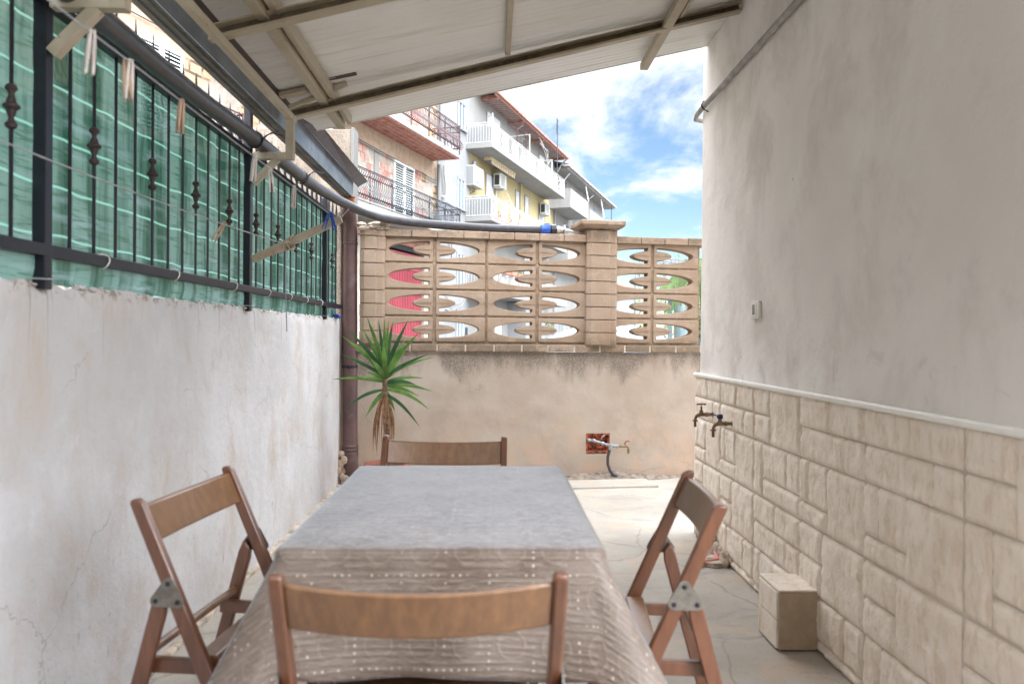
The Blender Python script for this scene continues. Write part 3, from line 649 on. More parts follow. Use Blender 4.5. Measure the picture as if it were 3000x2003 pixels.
a = tap('tee'); a.location = (XT-.006, 4.204, .745); tag(a, 'brass tap with T handle, farther of two on the tiled wall', 'tap', 'taps on the tiled wall')
a = tap('lever'); a.location = (XT-.006, 3.86, .733); tag(a, 'brass tap with dark blue knob, nearer of two on the tiled wall', 'tap', 'taps on the tiled wall')

# ================================================================== BACK WALL WITH SCREEN BLOCKS
AW = R(8.7); d_ = ray(1530, 988); W0 = Vector((d_.x*6.2/d_.y, 6.2, 0))
bw = thing('block_screen_wall', 'sand coloured openwork block screen on a stained peach plaster wall', 'wall', W0, AW)
# local frame: x = along the wall, -y = towards the camera, z up
g = MB(); nu, nz = 160, 50
g.box((-1.42, .095, -.04), (2.6, .16, 1.04))
for i in range(nu+1):
    for k in range(nz+1):
        u = -1.42+4.02*i/nu; z = -.03+1.075*k/nz
        y = .0+.008*noise.noise((u*1.7, 0, z*1.7))+.004*noise.noise((u*6, 0, z*6))
        if .545 < u < .735 and .215 < z < .375: y += .07     # broken-out hole
        g.v.append(Vector((u, y, z)))
k0 = 8
def skip(i, k):
    u = -1.42+4.02*(i+.5)/nu; z = -.03+1.075*(k+.5)/nz
    return .548 < u < .735 and .222 < z < .372
fs = [(k0+i*(nz+1)+k, k0+(i+1)*(nz+1)+k, k0+(i+1)*(nz+1)+k+1, k0+i*(nz+1)+k+1) for i in range(nu) for k in range(nz) if not skip(i, k)]
g.f += fs; g.mi += [0]*len(fs)
build(g, 'plaster_base', M['peach'], bw, local=True, smooth=True, fix=False)
g = MB(); nn = 12
for i in range(nn):
    for k in range(9):
        u = .54+.205*i/nn; z = .215+.165*k/9
        g.box((u, -.002+.045+.02*noise.noise((u*30, 2, z*30)) if .552 < u < .72 and .225 < z < .36 else .0, z), (u+.205/nn, .075, z+.165/9))
build(g, 'broken_hole', M['hollow'], bw, local=True, bevel=.003)
# ledge of small coping bricks
g = MB(); gm = MB(); u = -1.34; 
while u < 2.4:
    L_ = .222+random.uniform(-.01, .01); g.box((u+.006, -.032+random.uniform(-.003, .003), 1.046+random.uniform(-.002, .002)), (u+L_-.006, .15, 1.104)); gm.box((u+L_-.008, -.027, 1.047), (u+L_+.008, .14, 1.100)); u += L_
build(g, 'ledge', M['block'], bw, local=True, bevel=.007); build(gm, 'ledge_mortar', M['mortar_light'], bw, local=True, bevel=.003)
# one screen block: rectangle with a C-shaped opening
BW, BH, TK = .409, .2095, .105
def block_curve():
    cu = bpy.data.curves.new('scr', 'CURVE'); cu.dimensions = '2D'; cu.fill_mode = 'BOTH'; cu.extrude = TK/2-.005; cu.bevel_depth = .005; cu.bevel_resolution = 1; cu.offset = -.005
    def spl(pts):
        s_ = cu.splines.new('POLY'); s_.points.add(len(pts)-1)
        for q, p in zip(s_.points, pts): q.co = (p[0], p[1], 0, 1)
        s_.use_cyclic_u = True
    W_, H_ = BW-.016, BH-.014; r = .014
    out = []
    for cx, cy, a0 in ((W_-r, -H_/2+r, -90), (W_-r, H_/2-r, 0), (r, H_/2-r, 90), (r, -H_/2+r, 180)):
        out += [(cx+r*math.cos(R(a0+k*30)), cy+r*math.sin(R(a0+k*30))) for k in range(4)]
    spl(out)
    # opening; centre of the oval lies at the block joint x = BW
    X0 = .036; RX, RY, rx, ry = .355, .066, .165, .041
    f = lambda rr, RR, x: rr*math.sqrt(max(0, 1-((x)/RR)**2))
    C0 = 0     # joint is at local x = 0 ; block lies to -x
    o1 = []
    for k in range(25):
        a_ = math.pi*k/24*.5
        x = -(X0+(RX-X0)*math.sin(a_)); o1.append((x, f(RY, RX, x)))
    o2 = [(x, -y) for x, y in reversed(o1[:-1])]
    i1 = []
    for k in range(15):
        a_ = math.pi*k/14*.5
        x = -(X0+(rx-X0)*math.sin(a_)); i1.append((x, -f(ry, rx, x)))
    i2 = [(x, -y) for x, y in reversed(i1[:-1])]
    hole = o1+o2+i1+i2
    spl([(x+BW-.008+0, y) for x, y in hole])
    o = bpy.data.objects.new('scr', cu); COL.objects.link(o); dg = bpy.context.evaluated_depsgraph_get(); dg.update()
    me = bpy.data.meshes.new_from_object(o.evaluated_get(dg)); COL.objects.unlink(o); bpy.data.objects.remove(o)
    return me
me = block_curve(); me.name = 'screen_block'
for v in me.vertices: v.co = (v.co.x, -v.co.z, v.co.y)     # stand it up: thickness along y
me.transform(Matrix.Translation((0, TK/2, 0)))
me.materials.clear(); me.materials.append(M['block'])
bm = bmesh.new(); bm.from_mesh(me); bmesh.ops.remove_doubles(bm, verts=bm.verts, dist=.0001); bmesh.ops.recalc_face_normals(bm, faces=bm.faces); bm.to_mesh(me); bm.free()
me2 = me.copy(); me2.transform(Matrix.Scale(-1, 4, (1, 0, 0))); me2.flip_normals()
# groove between the two courses that make up one opening
def crease():
    g = MB(); pts = []
    for x0, x1 in ((.002, .040), (BW-.17, BW-.012)):
        n = 12
        for i in range(n):
            a0 = x0+(x1-x0)*i/n; a1 = x0+(x1-x0)*(i+1)/n
            g.box((a0, -.0025-.002*random.random(), -.0022+.003*noise.noise((a0*60, 0, 0))), (a1, .01, .0022+.003*noise.noise((a0*60, 4, 0))))
    return g
cre = build(crease(), 'mortar_crease', M['mortar'], local=True); cre_me = cre.data
gg = MB(); gg.v = [Vector((-v.co.x, v.co.y, v.co.z)) for v in cre_me.vertices]; gg.f = [tuple(p.vertices) for p in cre_me.polygons]; gg.mi = [0]*len(gg.f)
cre2 = build(gg, 'mortar_crease', M['mortar'], local=True); used = [False, False]
joints = [-.711, .12, 1.10]
for jc in joints:
    for r_ in range(4):
        zc = 1.9525-BH*(r_+.5)
        for side in (0, 1):
            o = bpy.data.objects.new('screen_block', me if side == 0 else me2); COL.objects.link(o); o.parent = bw
            o.location = (jc-BW+.004 if side == 0 else jc+BW-.004, 0, zc)
            src = (cre, cre2)[side]
            if used[side]: c = src.copy(); COL.objects.link(c)
            else: c = src; used[side] = True
            c.parent = o; c.location = (0, 0, 0)
g = MB()
for jc in joints:       # joints recessed between the blocks
    for r_ in range(5): z = 1.9525-BH*r_; g.box((jc-BW, .012, z-.010), (jc+BW, .09, z+.010))
    for q in (-1, 0, 1): g.box((jc+q*BW-.012, .0125, 1.11), (jc+q*BW+.012, .0905, 1.95))
build(g, 'joints', M['mortar'], bw, local=True, bevel=.002)
# coping
def coping(u0, u1):
    g = MB(); u = u0
    while u < u1-.02:
        L_ = min(.205, u1-u); g.box((u+.0015, -.035+random.uniform(-.003, .003), 1.942), (u+L_-.0015, .14, 2.0+random.uniform(-.002, .002))); u += L_
    build(g, 'coping', M['block'], bw, local=True, bevel=.006)
coping(-1.10, .520); coping(.785, 2.4)
# pillars of hollow blocks with chamfered corner
def pillar(u0, u1, z0, z1, name='pillar'):
    g = MB(); gm = MB(); z = z0
    c = .034
    while z < z1-.01:
        h = min(.1045, z1-z)
        off = random.uniform(-.002, .002)
        u2 = u1-.066
        P1 = [(u0, .20), (u0, -.042), (u0+c, -.042-.024), (u2-.010, -.066), (u2-.002, -.058), (u2+.002, -.045), (u1-.02, -.045), (u1, -.028), (u1, .20)]
        g.prism(P1, lambda p: Vector((p[0]+off, p[1], z+.003)), lambda p: Vector((p[0]+off, p[1], z+h-.003)))
        gm.box((u0+.006, -.036, z-.004), (u1-.006, .19, z+.004))
        z += h
    p = build(g, name, M['block'], bw, local=True, bevel=.004); build(gm, 'pillar_joints', M['mortar'], p, local=True)
pillar(.520, .785, 1.10, 2.055); pillar(-1.29, -1.095, 1.10, 1.985)
g = MB(); g.prism([(.455, -.12), (.83, -.12), (.83, .25), (.455, .25)], lambda p: Vector((p[0]+(.03 if p[0] < .6 else -.03), p[1]+(.03 if p[1] < 0 else -.03), 2.052)), lambda p: Vector((p[0], p[1], 2.072)))
g.box((.455, -.12, 2.073), (.83, .25, 2.115)); build(g, 'pillar_cap', M['block'], bw, local=True, bevel=.010)
g = MB()
for i in range(14): g.sphere((random.uniform(-1.29, -1.08), random.uniform(-.05, .03), 1.99+random.uniform(0, .05)), random.uniform(.02, .045), 4, (1.2, 1, .6))
build(g, 'loose_mortar', M['mortar_light'], bw, local=True)
g = MB(); nn = 90       # mound of mortar along the foot
for i in range(nn):
    u = -1.3+i*.032; hgt = .022+.05*max(0, 1-abs(u-.72)/.5)+.02*noise.noise((u*7, 0, 0)); dep = .05+.10*max(0, 1-abs(u-.6)/.7)+.03*noise.noise((u*4, 3, 0))
    if u > 1.6: break
    k0 = len(g.v)
    prof = [(.02, hgt), (-.012, hgt*.95), (-dep*.5, hgt*.6), (-dep, .004), (-dep-.01, -.02)]
    for a_, b_ in prof: g.v.append(Vector((u, a_+.006*noise.noise((u*25, b_*40, 0)), b_+.006*noise.noise((u*30, a_*30, 5)))))
    if k0 > 0: fs = [(k0-5+q, k0+q, k0+q+1, k0-4+q) for q in range(4)]; g.f += fs; g.mi += [0]*4
build(g, 'mortar_mound', simple('old_mortar', (.25, .205, .165), .97, var=.35, scale=22, bump=1, bscale=60, bdist=.01, dirt=(.10, .08, .065), dirtamt=(.5, .62)), bw, local=True, smooth='all')
g = MB(); g.box((-.35, -.40, -.01), (1.02, -.10, .018)); build(g, 'floor_patch', M['floor'], bw, local=True, bevel=.006)

# tap assembly coming out of the hole
def W(u, off, z): return Vector((W0.x+u*math.cos(AW)+off*math.sin(AW), W0.y+u*math.sin(AW)-off*math.cos(AW), z))
t = thing('garden_tap', 'grey galvanised tap and pipework sticking out of a broken hole in the back wall', 'tap', W(.65, 0, .3), AW)
L = lambda u, off, z: (u-.65, -off, z-.3)
g = MB(); g.tube([L(.555, -.06, .325), L(.555, .01, .325), L(.60, .03, .322), L(.66, .07, .305), L(.715, .09, .288)], .012, 10)
for p in ((.562, .015, .325), (.60, .03, .322), (.66, .07, .305)): g.sphere(L(*p), .0175, 6)
build(g, 'feed_pipe', M['grey_fit'], t, local=True, smooth=True)
g = MB(); g.lathe([(.015, 0), (.018, .004), (.018, .02), (.014, .024), (.014, .06), (.017, .062), (.017, .074), (.012, .078)], L(.71, .09, .288), (1, 0, -.06), 12); g.tube([L(.722, .09, .30), L(.722, .09, .255)], .018, 10); build(g, 'tee_fitting', M['grey_fit'], t, local=True, smooth=True)
g = MB(); g.tube([L(.785, .09, .284), L(.83, .09, .283), L(.86, .09, .282), L(.872, .09, .272), L(.875, .09, .255)], [.011, .010, .011, .009, .008], 10); g.lathe([(.013, 0), (.013, -.008), (.0085, -.010), (.0085, -.034)], L(.875, .09, .256), (0, 0, 1), 10); build(g, 'tap_body', M['brass'], t, local=True, smooth=True)
g = MB(); g.tube([L(.845, .09, .292), L(.845, .09, .312), L(.858, .09, .322), L(.884, .09, .322)], [.006, .006, .005, .004], 8); build(g, 'lever', M['red_rust'], t, local=True, smooth=True)
g = MB(); g.tube([L(.66, .03, .33), L(.665, .035, .352), L(.69, .035, .366)], .006, 8); build(g, 'stub_valve', M['grey_fit'], t, local=True, smooth=True)
g = MB(); g.tube([L(.718, .09, .262), L(.70, .09, .20), L(.70, .09, .14), L(.718, .085, .09), L(.745, .08, .055), L(.785, .075, .036)], .0125, 12); build(g, 'hose', M['pe'], t, local=True, smooth=True)

# ================================================================== CANOPY
def zr(x): return 2.345+.234*(x+.993)
cp = thing('canopy', 'white ribbed metal canopy on cream beams sloping down to a gutter', 'canopy', (0, 2, 2.6))
g = MB(); X0, X1 = -1.035, XR-.002; y = CY0 = .5; prof = []
while y < 4.45:
    prof += [(y, 0), (y+.042, 0), (y+.0435, -.0012), (y+.0475, -.0012), (y+.049, 0)]; y += .0495
prof = [p for p in prof if p[0] <= 4.45]+[(4.45, 0)]
for yy, dz in prof:
    for x in (X0, X1): g.v.append(Vector((x, yy, zr(x)+dz)))
n = len(prof); g.f = [(2*i, 2*i+1, 2*i+3, 2*i+2) for i in range(n-1)]; k0 = len(g.v)
for yy in (CY0, 4.45):
    for x in (X0, X1): g.v.append(Vector((x, yy, zr(x)+.035)))
g.f += [(k0, k0+1, k0+3, k0+2), (2*(n-1), 2*(n-1)+1, k0+3, k0+2), (0, 1, k0+1, k0), (0, 2*(n-1), k0+2, k0), (1, 2*n-1, k0+3, k0+1)]; g.mi = [0]*len(g.f)
build(g, 'roof_panel', M['panel'], cp, fix=False)
g = MB(); g.beam((X0, 4.452, zr(X0)+.017), (X1, 4.452, zr(X1)+.017), .004, .042); build(g, 'edge_strip', M['panel'], cp)
g = MB()
for yy in (.75, 1.78, 2.82, 3.85):
    p, q = (-1.03, yy, zr(-1.03)-.087), (XR-.004, yy, zr(XR)-.036)
    g2 = MB(); sh = Vector((0, 0, 1)); P_, Q_ = Vector(p), Vector(q)      # a C-channel open towards the yard
    for dz in (-.024, .024): g2.beam(P_+sh*dz, Q_+sh*dz, .044, .005)
    g2.beam(P_+Vector((0, -.020, -.019)), Q_+Vector((0, -.020, -.019)), .003, .008)
    pu = build(g2, 'purlin', M['cream'], cp); g3 = MB(); g3.beam(P_+Vector((0, .018, 0)), Q_+Vector((0, .018, 0)), .005, .043); build(g3, 'channel_web', M['cream_shaded_dirty'], pu)  # web colour darkened for the shade inside the channel, plus grime
def rafter(x0, x1, ya, yb_, h=.05, dz=.045):
    g = MB(); xm = (x0+x1)/2; g.box((x0, ya, zr(xm)-dz-h/2), (x1, yb_, zr(xm)-dz+h/2)); build(g, 'rafter', M['cream'], cp, bevel=.003)
rafter(-.865, -.822, CY0+.05, 4.30, .045, .05); rafter(-.808, -.782, CY0+.05, 4.28, .05, .036)
rafter(.055, .082, CY0+.05, 3.83, .03, .018); rafter(.845, .89, CY0+.05, 4.43, .04, .05); rafter(.925, .943, CY0+.05, 3.83, .03, .018)
# brackets and pads at the purlin end
g = MB(); g.beam((-1.0, 3.80, 2.275), (-.72, 3.80, 2.40), .03, .02); g.beam((-1.03, 3.74, 2.315), (-.90, 3.74, 2.345), .05, .02); build(g, 'purlin_shoe', M['cream'], cp, bevel=.002)
g = MB(); g.beam((-.985, 3.72, 2.355), (-.66, 3.72, 2.425), .04, .010); build(g, 'shim_plate', M['brown_sheet'], cp)
# dark flashing under the panel's low edge and the gutter
g = MB(); g.add([(-1.03, 1.0, 2.372), (-1.03, 5.97, 2.372), (-1.032, 5.97, 2.306), (-1.032, 1.0, 2.306), (-1.036, 5.97, 2.372), (-1.038, 5.97, 2.306), (-1.036, 1.0, 2.372), (-1.038, 1.0, 2.306)], [(0, 1, 2, 3), (4, 6, 7, 5), (3, 2, 5, 7)])
g.add([(-1.032, 4.2, 2.375), (-.99, 4.46, 2.372), (-.965, 5.97, 2.355), (-1.04, 5.97, 2.312), (-1.034, 4.2, 2.31)], [(0, 1, 2, 3, 4)])
build(g, 'flashing', M['brown_sheet'], cp, fix=False)
gut = thing('gutter', 'grey sheet metal gutter with dark ribbed underside along the canopy eave', 'gutter', (-1.1, 3, 2.2))
g = MB(); gx0, gx1, gz0, gz1 = -1.139, -1.06, 2.200, 2.342
g.add([(gx1, 1.0, gz0), (gx1, 5.86, gz0+.012), (gx1+.004, 5.86, gz1), (gx1+.004, 1.0, gz1)], [(0, 1, 2, 3)])
g.add([(gx0, 1.0, gz0), (gx0, 5.86, gz0+.012), (gx0-.012, 5.86, gz1-.04), (gx0-.012, 1.0, gz1-.04)], [(0, 1, 2, 3)])
g.add([(gx0, 5.86, gz0+.012), (gx1, 5.86, gz0+.012), (gx1+.004, 5.86, gz1), (gx0-.012, 5.86, gz1-.04)], [(0, 1, 2, 3)])
build(g, 'gutter_side', M['galv'], gut, fix=False)
g = MB(); pr = [(gx0-.001, 0), (gx0+.018, 0), (gx0+.022, -.006), (gx0+.028, -.006), (gx0+.032, 0), (gx0+.048, 0), (gx0+.052, -.006), (gx0+.058, -.006), (gx0+.062, 0), (gx1, 0)]
for yy, dz in ((1.0, 0), (5.86, .012)):
    for x, h in pr: g.v.append(Vector((x, yy, gz0+h+dz-.001)))
n = len(pr); g.f = [(i, i+1, n+i+1, n+i) for i in range(n-1)]; g.mi = [0]*len(g.f)
build(g, 'gutter_floor', M['galv_dark'], gut, fix=False)  # underside in a darker tone than the gutter sides
g = MB(); g.beam((-1.125, 5.84, 2.209), (-1.04, 5.84, 2.209), .05, .004); g.tube([(-1.10, 5.86, 2.21), (-1.10, 5.87, 2.17), (-1.10, 5.89, 2.14)], .052, 14); build(g, 'rusty_outlet', M['rust'], gut, smooth=True)
# cream bar that carries the gutter, with its brackets on the fence posts
gs = thing('gutter_support', 'cream steel bar and bolted brackets holding up the gutter', 'bracket', (-.97, 3, 2.2))
g = MB(); g.box((-.985, 1.2, 2.19), (-.955, 3.77, 2.22)); build(g, 'carrier_bar', M['cream'], gs, bevel=.002)
for py in (2.03, 3.71):
    g = MB(); g.box((-.99, py-.018, 2.0), (-.952, py+.018, 2.20)); g.box((XL+.024, py-.0178, 2.0), (-.9905, py+.0178, 2.034)); g.beam((-1.145, py, 1.885), (-1.03, py, 2.005), .032, .03); build(g, 'bracket', M['cream'], gs, bevel=.002)
# brown downpipe
t = thing('downpipe', 'brown plastic downpipe standing in the back left corner', 'pipe', (-1.1, 6, 0))
g = MB(); g.tube([(-1.10, 5.86, 2.175), (-1.10, 5.875, 2.13), (-1.10, 5.93, 2.08), (-1.105, 5.985, 2.02), (-1.106, 6.0, 1.95), (-1.106, 6.0, 1.7), (-1.098, 6.0, .9), (-1.092, 6.0, .22)], .058, 22); build(g, 'pipe_shaft', M['pvc'], t, smooth=True)
g = MB()
g.lathe([(.0585, 0), (.062, .002), (.062, .012), (.0585, .014)], (-1.106, 6.0, 1.87), n=22)
for z in (.30, .27, .24): g.lathe([(.059, 0), (.063, .004), (.063, .014), (.059, .018)], (-1.092, 6.0, z), n=22)
g.tube([(-1.092, 6.0, .25), (-1.092, 6.0, .16), (-1.085, 6.0, .11), (-1.05, 6.02, .085), (-1.03, 6.06, .08)], [.063, .063, .062, .06, .06], 20); build(g, 'elbow', M['pvc'], t, smooth=True)
g = MB(); g.lathe([(.058, 0), (.0605, .001), (.0605, .018), (.058, .019)], (-1.098, 6.0, .915), n=22); g.box((-1.12, 5.925, .917), (-1.112, 5.945, .932)); g.box((-1.10, 5.925, .917), (-1.092, 5.945, .932)); build(g, 'pipe_clamp', M['iron'], t)

# thick black pipe along fence and wall top
t = thing('black_hose_pipe', 'thick black plastic water pipe curving from the fence onto the back wall', 'pipe', (0, 6, 2))
pp = [(-1.10, .2, 2.06), (-1.10, 1.4, 2.05)]
pp += [tuple(PX(x, y, -1.10)) for x, y in ((312, 67), (446, 179), (580, 286), (759, 418), (848, 490), (915, 541))]
pts = [Vector(p) for p in pp]; pts[-1].z += .0
pts += [Vector((-1.085, 5.15, 2.095)), Vector((-1.045, 5.50, 2.10)), Vector((-.97, 5.76, 2.09)), Vector((-.83, 5.93, 2.068)), Vector((-.62, 6.02, 2.050))]
pts += [W(-.45, -.02, 2.040), W(-.2, -.035, 2.036), W(.03, -.04, 2.037), W(.17, -.042, 2.040)]
def smooth_path(ps, n=6):
    out = []
    for i in range(len(ps)-1):
        p0, p1, p2, p3 = ps[max(i-1, 0)], ps[i], ps[i+1], ps[min(i+2, len(ps)-1)]
        for k in range(n):
            s_ = k/n; out.append(.5*((2*p1)+(p2-p0)*s_+(2*p0-5*p1+4*p2-p3)*s_*s_+(3*p1-p0-3*p2+p3)*s_**3))
    return out+[ps[-1]]
g = MB(); g.tube(smooth_path(pts), .0335, 20); build(g, 'pipe_body', M['pe'], t, smooth='all')
ax = (W(1, 0, 0)-W(0, 0, 0)); ax.z = .0
def wl(prof, u, z, mat, name, n=16): g = MB(); g.lathe(prof, W(u, -.042, z), ax, n); return build(g, name, M[mat], t, smooth=True)
wl([(.037, 0), (.043, .004), (.049, .036), (.050, .038), (.050, .072), (.047, .076), (.038, .078)], .150, 2.041, 'blue', 'blue_nut', 12)
g = MB()
for k in range(12):
    a_ = 2*math.pi*k/12; c_ = W(.180, -.042, 2.041); v = Vector((-math.sin(AW)*0, 0, 0)); n1_ = Vector((-math.sin(AW), math.cos(AW), 0))*math.cos(a_)+Vector((0, 0, 1))*math.sin(a_)
    g.beam(c_+n1_*.049, c_+ax*.044+n1_*.051, .004, .004)
build(g, 'blue_ribs', M['blue'], t)
wl([(.034, 0), (.034, .004), (.047, .006), (.048, .044), (.036, .046)], .232, 2.041, 'blackplastic', 'black_nut', 8)
wl([(.030, 0), (.030, .002), (.033, .003), (.033, .03), (.028, .034), (.030, .05), (.024, .058), (.044, .062), (.044, .068), (.018, .072), (.016, .10)], .284, 2.041, 'steel', 'steel_coupling')
g = MB(); c_ = W(.350, -.042, 2.041); g.beam(c_+Vector((0, 0, .03)), c_+Vector((0, 0, .062)), .012, .02); g.beam(c_+Vector((0, 0, -.03)), c_+Vector((0, 0, -.056)), .012, .02); g.beam(c_+Vector((.004, 0, .044)), c_+Vector((.035, 0, .046)), .012, .003); g.tube([c_+ax*.03, c_+ax*.10+Vector((0, 0, -.012)), c_+ax*.16+Vector((0, 0, -.014))], .010, 8); build(g, 'coupling_lugs', M['steel'], t, smooth=True)
def hoop(y, z, r, name='wire_band'):
    g = MB()
    for dy in (-.006, .004): g.tube([(-1.10+r*math.cos(a_), y+dy+.003*math.sin(a_*3), z+r*math.sin(a_)) for a_ in [2*math.pi*k/20 for k in range(21)]], .0028, 5)
    g.tube([(-1.10+r, y, z+.01), (-1.04, y+.05, z+.045), (-.99, y+.08, z+.04)], .003, 5); g.tube([(-1.10+r, y, z), (-1.05, y+.03, z+.03), (-1.0, y+.04, z+.055)], .0025, 5)
    build(g, name, M['blackplastic'], t)
hoop(3.58, 2.062, .037); hoop(4.45, 2.07, .037)

# ================================================================== CLOTHES LINES
t = thing('drying_arm', 'cream steel arm bolted to the fence post carrying the clothes lines', 'bracket', (XL, 3.7, 1.53))
A0 = PY(740, 760, 3.68); A1 = PY(1000, 641, 3.68); mid = A0.lerp(A1, .40)
g = MB(); g.beam(A0, A1, .034, .034, (0, 0, 1)); build(g, 'arm_bar', M['cream'], t, bevel=.003)
g = MB()
for k in range(4): 
    c_ = mid+(A1-A0).normalized()*(k*.010-.015); g.tube([c_+Vector((0.01*math.sin(a_), .026*math.cos(a_), .026*math.sin(a_)+.002*k)) for a_ in [2*math.pi*q/12 for q in range(13)]], .0038, 6)
g.tube([mid+Vector((.0, -.026, -.01)), mid+Vector((.02, -.035, -.035)), mid+Vector((.045, -.03, -.02))], .004, 6); build(g, 'rope_knot', M['rope'], t)
g = MB(); g.beam(mid+Vector((-.11, -.01, -.06)), mid+Vector((.035, -.012, -.015)), .014, .016); build(g, 'wood_wedge', M['peg'], t)
g = MB(); g.tube([mid+Vector((-.005, -.02, -.03)), mid+Vector((-.005, -.02, -.2)), mid+Vector((.002, -.02, -.42))], .0022, 5); build(g, 'hanging_cord', M['line'], t)
g = MB(); g.tube([A1+Vector((-.01, -.02, .0)), A1+Vector((.01, -.02, .05))], .0025, 5); g.tube([A1+Vector((.0, -.02, .0)), A1+Vector((.04, -.02, .045))], .0025, 5); build(g, 'loose_wires', M['peg_pale'], t)
def line_thing(label, pts):
    o = thing('clothes_line', label, 'clothes line', pts[len(pts)//2], group='clothes lines'); g = MB(); g.tube(pts, .0020, 6); build(g, 'wire', M['line'], o, smooth='all'); return o
LX, LZ = -.752, 1.722
line_thing('upper clothes line carrying most of the pegs', [Vector((LX, -.6+i*4.26/20, LZ-.03*math.sin(math.pi*(-.6+i*4.26/20+.6)/4.3)*0+.0)) for i in range(21)])
LX2 = mid.x; z2 = mid.z-.01
line_thing('lower clothes line with one brown peg, tied at the arm middle', [Vector((LX2, -.6+i*4.27/20, z2-.05*math.sin(math.pi*i/20)**1+(0.012 if i in (0,) else 0))) for i in range(21)])
def peg_obj(mat, label, loc, tilt=0, rz=0, name='clothes_peg'):
    o = thing(name, label, 'clothes peg', loc, rz, 'pegs on the clothes lines')
    for s_ in (-1, 1):
        g = MB()
        prof = [(.0012, .012), (.004, .013), (.0065, -.0), (.0085, -.035), (.0088, -.072), (.0045, -.073), (.0012, -.03)]
        g.prism([(s_*a_, b_) for a_, b_ in prof], lambda p: Vector((p[0], -.005, p[1])), lambda p: Vector((p[0], .005, p[1])))
        q = build(g, 'peg_half', mat, o, local=True, bevel=.0008); q.rotation_euler = (0, s_*tilt*.0, 0)
    g = MB(); g.tube([(.006*math.cos(a_), .0062, -.012+.005*math.sin(a_)) for a_ in [k*math.pi/4 for k in range(17)]], .0009, 4); g.tube([(.006, .006, -.012), (.0108, 0, -.02), (.006, -.006, -.012)], .0009, 4); build(g, 'spring', M['steel'], o, local=True)
    return o
def peg_at(sx, X, Z, mat, label, rz=0, tilt=0, dy=0):
    y = -X*2250/(1440-sx)*1.0; o = peg_obj(mat, label, (X, y, Z)); o.rotation_euler = (0, tilt, rz)
    return o
peg_at(281, LX, LZ-.006, M['peg_pale'], 'weathered grey peg at the near end of the upper line', R(50), R(4))
peg_at(390, LX, LZ-.006, M['peg_pale'], 'pale peg hanging beside a brown peg below the black pipe', R(55), R(3))
peg_at(378, LX-.006, LZ-.008, M['peg'], 'brown peg pressed against a pale peg on the upper line', R(35), R(-4))
peg_at(538, LX, LZ-.006, M['peg'], 'single brown wooden peg midway along the upper line', R(60), R(4))
peg_at(749, LX, LZ-.006, M['peg_pale'], 'grey peg in front of the middle fence post', R(60), R(6))
peg_at(793, LX, LZ-.006, M['peg_pale'], 'pale peg just right of the middle fence post', R(20), R(-6))
peg_at(863, LX, LZ-.006, M['peg_pale'], 'pale peg between the fence post and the blue pegs', R(55), R(3))
o = peg_at(962, LX, LZ-.006, M['blue'], 'bright blue plastic peg beside the end of the arm', R(10), R(16))
o = peg_at(971, LX+.006, LZ-.002, M['blue'], 'second blue peg, the one touching the cream arm', R(40), R(-14))
o = peg_at(660, LX2, z2+.002, M['peg'], 'dark brown peg hanging askew on the lower line', R(30), R(28)); 
y_ = o.location.y; o.location.z = z2-.05*math.sin(math.pi*(y_+.6)/4.27)+.0

# ================================================================== YUCCA
PC = Vector((-.73, 5.42, 0))
t = thing('potted_yucca', 'spiky green yucca with hanging dry leaves in a terracotta pot', 'plant', PC)
g = MB(); g.lathe([(.105, 0), (.112, .01), (.145, .235), (.157, .237), (.160, .27), (.150, .272), (.143, .255), (.140, .24), (.0, .24)], PC, n=32); build(g, 'pot', M['terracotta'], t, smooth=True)
g = MB(); g.lathe([(.14, .238), (.13, .243), (.05, .25), (.001, .252)], PC, n=20); build(g, 'soil', M['soil'], t)
yc = PY(1128, 1110, 5.42)
g = MB(); g.tube([PC+Vector((0, 0, .24)), PC+Vector((.01, 0, .5)), yc+Vector((.0, 0, -.12)), yc], [.024, .02, .019, .017], 10); build(g, 'trunk', M['trunk'], t, smooth=True)
def blade(g, p, q, wd, sag, dep, rnd=0):
    p, q = Vector(p), Vector(q); n = 9; ln = (q-p).length; ctr = []
    for i in range(n+1):
        f = i/n; c_ = p.lerp(q, f); c_.y += dep*f; c_.z += sag*math.sin(math.pi*f)*ln; ctr.append(c_)
    d = (q-p).normalized(); side = d.cross(Vector((0, -1, .25+rnd))).normalized(); k0 = len(g.v); nrm = side.cross(d).normalized()
    for i, c_ in enumerate(ctr):
        f = i/n; w_ = wd*min(1, .45+f*3.2)*(1-max(0, (f-.35)/.65)**1.7)+.0006
        g.v += [c_-side*w_, c_+nrm*w_*.30, c_+side*w_]
    fs = []
    for i in range(n): a_ = k0+i*3; fs += [(a_, a_+1, a_+4, a_+3), (a_+1, a_+2, a_+5, a_+4)]
    g.f += fs; g.mi += [0]*len(fs)
tips = [(235,310),(275,265),(372,250),(412,185),(490,200),(530,190),(560,200),(695,205),(780,280),(870,462),(835,440),(865,697),(800,605),(745,648),(770,730),(838,820),(775,940),(605,838),(400,875),(250,825),(175,612),(350,600),(240,443),(410,560),(680,330),(590,215),(445,250),(540,430)]
gl, gd = MB(), MB()
